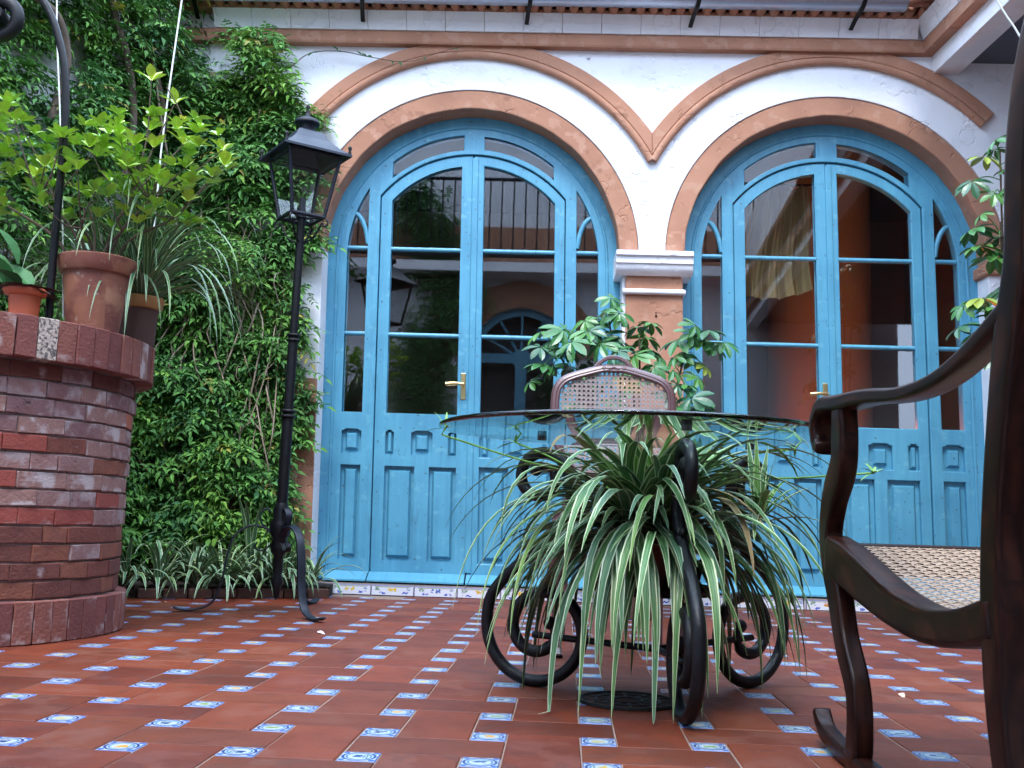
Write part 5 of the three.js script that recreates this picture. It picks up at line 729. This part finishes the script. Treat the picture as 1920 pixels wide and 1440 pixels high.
// ---------------------------------------------------------------- woven cane panel (real strands)
function inPoly(P, x, y) { let c = false; for (let i = 0, j = P.length - 1; i < P.length; j = i++) if ((P[i][1] > y) !== (P[j][1] > y) && x < (P[j][0] - P[i][0]) * (y - P[i][1]) / (P[j][1] - P[i][1]) + P[i][0]) c = !c; return c; }
function caneStrands(P, map, pitch, wd, step) {
  const xs = P.map(p => p[0]), ys = P.map(p => p[1]), x0 = Math.min(...xs), x1 = Math.max(...xs), y0 = Math.min(...ys), y1 = Math.max(...ys), pos = [], D = Math.hypot(x1 - x0, y1 - y0);
  const run = (ox, oy, dx, dy, lift, w) => {
    const nx = -dy, ny = dx; let prev = null;
    for (let t = -D; t <= D; t += step) {
      const x = ox + dx * t, y = oy + dy * t; if (!inPoly(P, x, y)) { prev = null; continue; }
      const c = [map(x - nx * w / 2, y - ny * w / 2, lift), map(x, y, lift + w * 0.22), map(x + nx * w / 2, y + ny * w / 2, lift)];
      if (prev) for (const k of [0, 1]) for (const p of [prev[k], prev[k + 1], c[k + 1], prev[k], c[k + 1], c[k]]) pos.push(p.x, p.y, p.z); prev = c;
    }
  };
  for (let x = Math.ceil(x0 / pitch) * pitch; x < x1; x += pitch) for (const s of [-0.11, 0.11]) run(x + s * pitch + rr(-0.03, 0.03) * pitch, (y0 + y1) / 2, 0, 1, 0, wd);
  for (let y = Math.ceil(y0 / pitch) * pitch; y < y1; y += pitch) for (const s of [-0.11, 0.11]) run((x0 + x1) / 2, y + s * pitch + rr(-0.03, 0.03) * pitch, 1, 0, 0.0009, wd);
  const q = Math.SQRT1_2; const n = Math.ceil(D / pitch) * 2;
  for (let k = -n; k <= n; k++) { const o = (k + 0.5) * pitch; run(Math.ceil(x0 / pitch) * pitch + o, Math.ceil(y0 / pitch) * pitch, q, q, 0.0018, wd); run(Math.ceil(x0 / pitch) * pitch + o, Math.ceil(y0 / pitch) * pitch, -q, q, 0.0026, wd); }
  const g = new THREE.BufferGeometry(); g.setAttribute('position', new THREE.Float32BufferAttribute(pos, 3)); g.computeVertexNormals(); return tri(g);
}

// ---------------------------------------------------------------- cane backed side chair behind the table
{
  const cx = 0.252, z = -3.68, T = thing('cane_chair', 'carved wooden side chair with an arched cane back, standing behind the glass table', 'chair', [cx, 0, z]);
  const half = [[0, 0.970], [0.035, 0.970], [0.066, 0.963], [0.10, 0.953], [0.145, 0.939], [0.182, 0.921], [0.204, 0.892], [0.211, 0.85], [0.211, 0.79], [0.206, 0.74], [0.195, 0.68], [0.165, 0.62], [0.12, 0.585], [0.06, 0.572], [0, 0.57]];
  const ring = [...half, ...half.slice(1, -1).reverse().map(p => [-p[0], p[1]])]; const cv = new THREE.CatmullRomCurve3(ring.map(p => V(cx + p[0], p[1], z)), true, 'centripetal');
  const lean = g => { const p = g.attributes.position; for (let i = 0; i < p.count; i++) p.setZ(i, p.getZ(i) - (p.getY(i) - 0.45) * 0.14); g.computeVertexNormals(); return g; };
  part('back_frame', lean(tube(null, 0.0155, { curve: cv, closed: true, seg: 110, radial: 12 })), M.walnut, T);
  part('frame_bead', lean(tube(null, 0.006, { curve: new THREE.CatmullRomCurve3(ring.map(p => V(cx + p[0] * 0.955, 0.77 + (p[1] - 0.77) * 0.955, z + 0.014)), true), closed: true, seg: 100, radial: 8 })), M.walnut, T);
  part('crest', lean(merge([sweep([V(cx - 0.10, 0.955, z), V(cx - 0.068, 0.968, z), V(cx - 0.052, 0.990, z), V(cx - 0.02, 1.010, z), V(cx + 0.02, 1.010, z), V(cx + 0.052, 0.990, z), V(cx + 0.068, 0.968, z), V(cx + 0.10, 0.955, z)], 0.02, [0.012, 0.02, 0.016, 0.017, 0.016, 0.02, 0.012], V(0, 0, 1), { n: 10 }), ...[-1, 1].map(s => new THREE.SphereGeometry(0.009, 10, 8).translate(cx + s * 0.036, 0.968, z + 0.012)), ...[-2, -1, 0, 1, 2].map(k => tube([V(cx + k * 0.003, 0.955, z + 0.014), V(cx + k * 0.009, 0.974 - Math.abs(k) * 0.003, z + 0.016)], t => 0.003 + 0.003 * t, { seg: 4 }))])), M.walnut, T);
  const inner = ring.map(p => [p[0] * 0.95, 0.77 + (p[1] - 0.77) * 0.95]);
  part('cane_back', lean(caneStrands(inner, (x, y, l) => V(cx + x, y, z + 0.004 + l), 0.0165, 0.0032, 0.02)), M.caneGrey, T);
  part('seat_frame', tri(ext(poly([[cx - 0.21, -0.44], [cx - 0.17, 0.0], [cx + 0.17, 0.0], [cx + 0.21, -0.44]].map(p => [p[0], p[1]]), [[[cx - 0.165, -0.40], [cx - 0.135, -0.04], [cx + 0.135, -0.04], [cx + 0.165, -0.40]]]), 0.035, 0.006).rotateX(-PI / 2).translate(0, 0.405, z + 0.02)), M.walnut, T);
  part('cane_seat', caneStrands([[-0.165, 0.04], [-0.135, 0.40], [0.135, 0.40], [0.165, 0.04]].map(p => [p[0], 0.44 - p[1]]), (x, y, l) => V(cx + x, 0.437 + l, z + 0.02 + y), 0.0145, 0.003, 0.03), M.caneGrey, T);
  for (const s of [-1, 1]) {
    part('rear_leg', lean(sweep([V(cx + s * 0.10, 0.60, z), V(cx + s * 0.15, 0.50, z), V(cx + s * 0.165, 0.42, z), V(cx + s * 0.165, 0.2, z - 0.02), V(cx + s * 0.17, 0.002, z - 0.07)], [0.03, 0.034, 0.036, 0.03, 0.026], [0.03, 0.034, 0.036, 0.03, 0.026], V(1, 0, 0))), M.walnut, T);
    part('front_leg', sweep([V(cx + s * 0.19, 0.43, z + 0.43), V(cx + s * 0.205, 0.34, z + 0.445), V(cx + s * 0.195, 0.18, z + 0.43), V(cx + s * 0.19, 0.03, z + 0.43), V(cx + s * 0.19, 0.002, z + 0.445)], [0.045, 0.05, 0.034, 0.026, 0.036], [0.045, 0.05, 0.034, 0.026, 0.036], V(1, 0, 0)), M.walnut, T);
  }
}

// ---------------------------------------------------------------- rocking chair, close on the right (faces away, left side towards us)
{
  const XL = 0.5625, SP = 0.54, T = thing('rocking_chair', 'dark mahogany rocking chair with cane seat, cut by the right edge, very close', 'chair', [0.82, 0, -1.6]);
  const X = V(1, 0, 0);
  for (const x of [XL, XL + SP]) {
    const q = (z, y, dx = 0) => V(x + dx, y, z);
    part('front_leg', sweep([q(-1.945, 0.655), q(-1.943, 0.60), q(-1.950, 0.54), q(-2.012, 0.475), q(-2.040, 0.41), q(-2.022, 0.35), q(-1.985, 0.30), q(-1.940, 0.215), q(-1.875, 0.135), q(-1.872, 0.05), q(-1.885, 0.02)], 0.035, [0.06, 0.075, 0.075, 0.07, 0.055, 0.058, 0.068, 0.056, 0.052, 0.058, 0.06], X, { pow: 6 }), M.mahogany, T);
    part('rear_post', sweep([q(-1.075, 1.06), q(-1.125, 1.015), q(-1.165, 0.95), q(-1.190, 0.86), q(-1.203, 0.74), q(-1.232, 0.66), q(-1.262, 0.55), q(-1.288, 0.42), q(-1.294, 0.33), q(-1.290, 0.22), q(-1.268, 0.12), q(-1.235, 0.04)], 0.036, [0.04, 0.055, 0.06, 0.062, 0.062, 0.064, 0.06, 0.055, 0.06, 0.055, 0.05, 0.05], X, { pow: 6 }), M.mahogany, T);
    part('side_rail', sweep([q(-2.02, 0.368), q(-1.93, 0.352), q(-1.80, 0.324), q(-1.65, 0.296), q(-1.52, 0.285), q(-1.40, 0.294), q(-1.29, 0.315)], 0.05, [0.075, 0.078, 0.072, 0.058, 0.052, 0.052, 0.06], X, { pow: 6 }).translate(x === XL ? 0.006 : -0.006, 0, 0), M.mahogany, T);
    part('armrest', sweep([q(-2.045, 0.572, -0.004), q(-2.082, 0.585), q(-2.090, 0.625, 0), q(-2.055, 0.655, 0.002), q(-1.95, 0.652, 0.004), q(-1.80, 0.646, 0.006), q(-1.62, 0.630, 0.008), q(-1.48, 0.632, 0.006), q(-1.36, 0.650, 0.002), q(-1.22, 0.690, 0)], [0.045, 0.05, 0.055, 0.058, 0.058, 0.055, 0.05, 0.045, 0.04, 0.036], [0.024, 0.034, 0.036, 0.034, 0.032, 0.028, 0.024, 0.024, 0.028, 0.034], X, { pow: 3.5, seg: 70 }), M.mahogany, T);
    part('rocker', sweep([q(-2.115, 0.062), q(-2.085, 0.036), q(-2.03, 0.024), q(-1.90, 0.017), q(-1.7, 0.016), q(-1.45, 0.018), q(-1.2, 0.03), q(-0.95, 0.075), q(-0.75, 0.13)], 0.034, [0.018, 0.026, 0.03, 0.032, 0.032, 0.032, 0.032, 0.03, 0.025], X, { pow: 5 }), M.mahogany, T);
  }
  part('front_rail', sweep([V(XL, 0.362, -2.015), V(XL + SP / 2, 0.362, -2.03), V(XL + SP, 0.362, -2.015)], 0.045, 0.06, V(0, 0, 1), { pow: 6 }), M.mahogany, T);
  part('rear_rail', sweep([V(XL, 0.30, -1.29), V(XL + SP, 0.30, -1.29)], 0.04, 0.045, V(0, 0, 1), { pow: 6 }), M.mahogany, T);
  const seatY = z => { const t = (z + 2.02) / 0.74; return 0.402 - 0.088 * Math.sin(Math.min(1, t * 1.25) * PI / 2) + 0.016 * Math.max(0, t - 0.75) * 4; };
  part('cane_seat', caneStrands(rect(XL + 0.026, XL + SP - 0.026, -2.0, -1.3), (x, z, l) => V(x, seatY(z) - 0.012 + l, z), 0.0215, 0.0031, 0.02), M.cane, T);
  part('crest_rail', sweep([V(XL, 1.04, -1.10), V(XL + 0.1, 1.11, -1.07), V(XL + SP / 2, 1.15, -1.05), V(XL + SP - 0.1, 1.11, -1.07), V(XL + SP, 1.04, -1.10)], 0.04, [0.06, 0.09, 0.11, 0.09, 0.06], V(0, 0, 1)), M.mahogany, T);
  part('lower_back_rail', sweep([V(XL, 0.50, -1.27), V(XL + SP, 0.50, -1.27)], 0.03, 0.06, V(0, 0, 1)), M.mahogany, T);
  part('cane_back', caneStrands(rect(XL + 0.018, XL + SP - 0.018, 0.53, 1.03), (x, y, l) => V(x, y, -1.205 + (y - 0.74) * 0.35 + l), 0.0165, 0.0034, 0.03), M.cane, T);
}

// ---------------------------------------------------------------- scattered petals and leaves
{
  const P = []; leaflet(P, 0.03, 0.016, 0.2, V(0, 0, 0), V(0, 0, 1), V(0, 1, 0), [0.3, 1, 0.8, 0]); const g = geoP(P);
  [[0.93, -2.75, 'tiny dry petal on the tiles under the rocking chair seat', [0.62, 0.42, 0.32]], [-0.76, -3.64, 'tiny white petal lying on the tiles in front of the street lamp', [0.8, 0.75, 0.72]], [0.98, -3.6, 'small brown fallen leaf on the tiles between table and rocking chair', [0.16, 0.08, 0.03]], [-1.62, -4.55, 'small pale fallen petal on the tiles near the well foot', [0.7, 0.6, 0.5]]].forEach(([x, z, l, c], i) => { const T = thing('fallen_leaf', l, 'leaf', [x, 0.004, z]); const m = placed('blade', g, leafMat(c), T, V(x, 0.006, z), [0.1, i * 1.3, 0.2]); });
}
renderer.render(scene, camera);
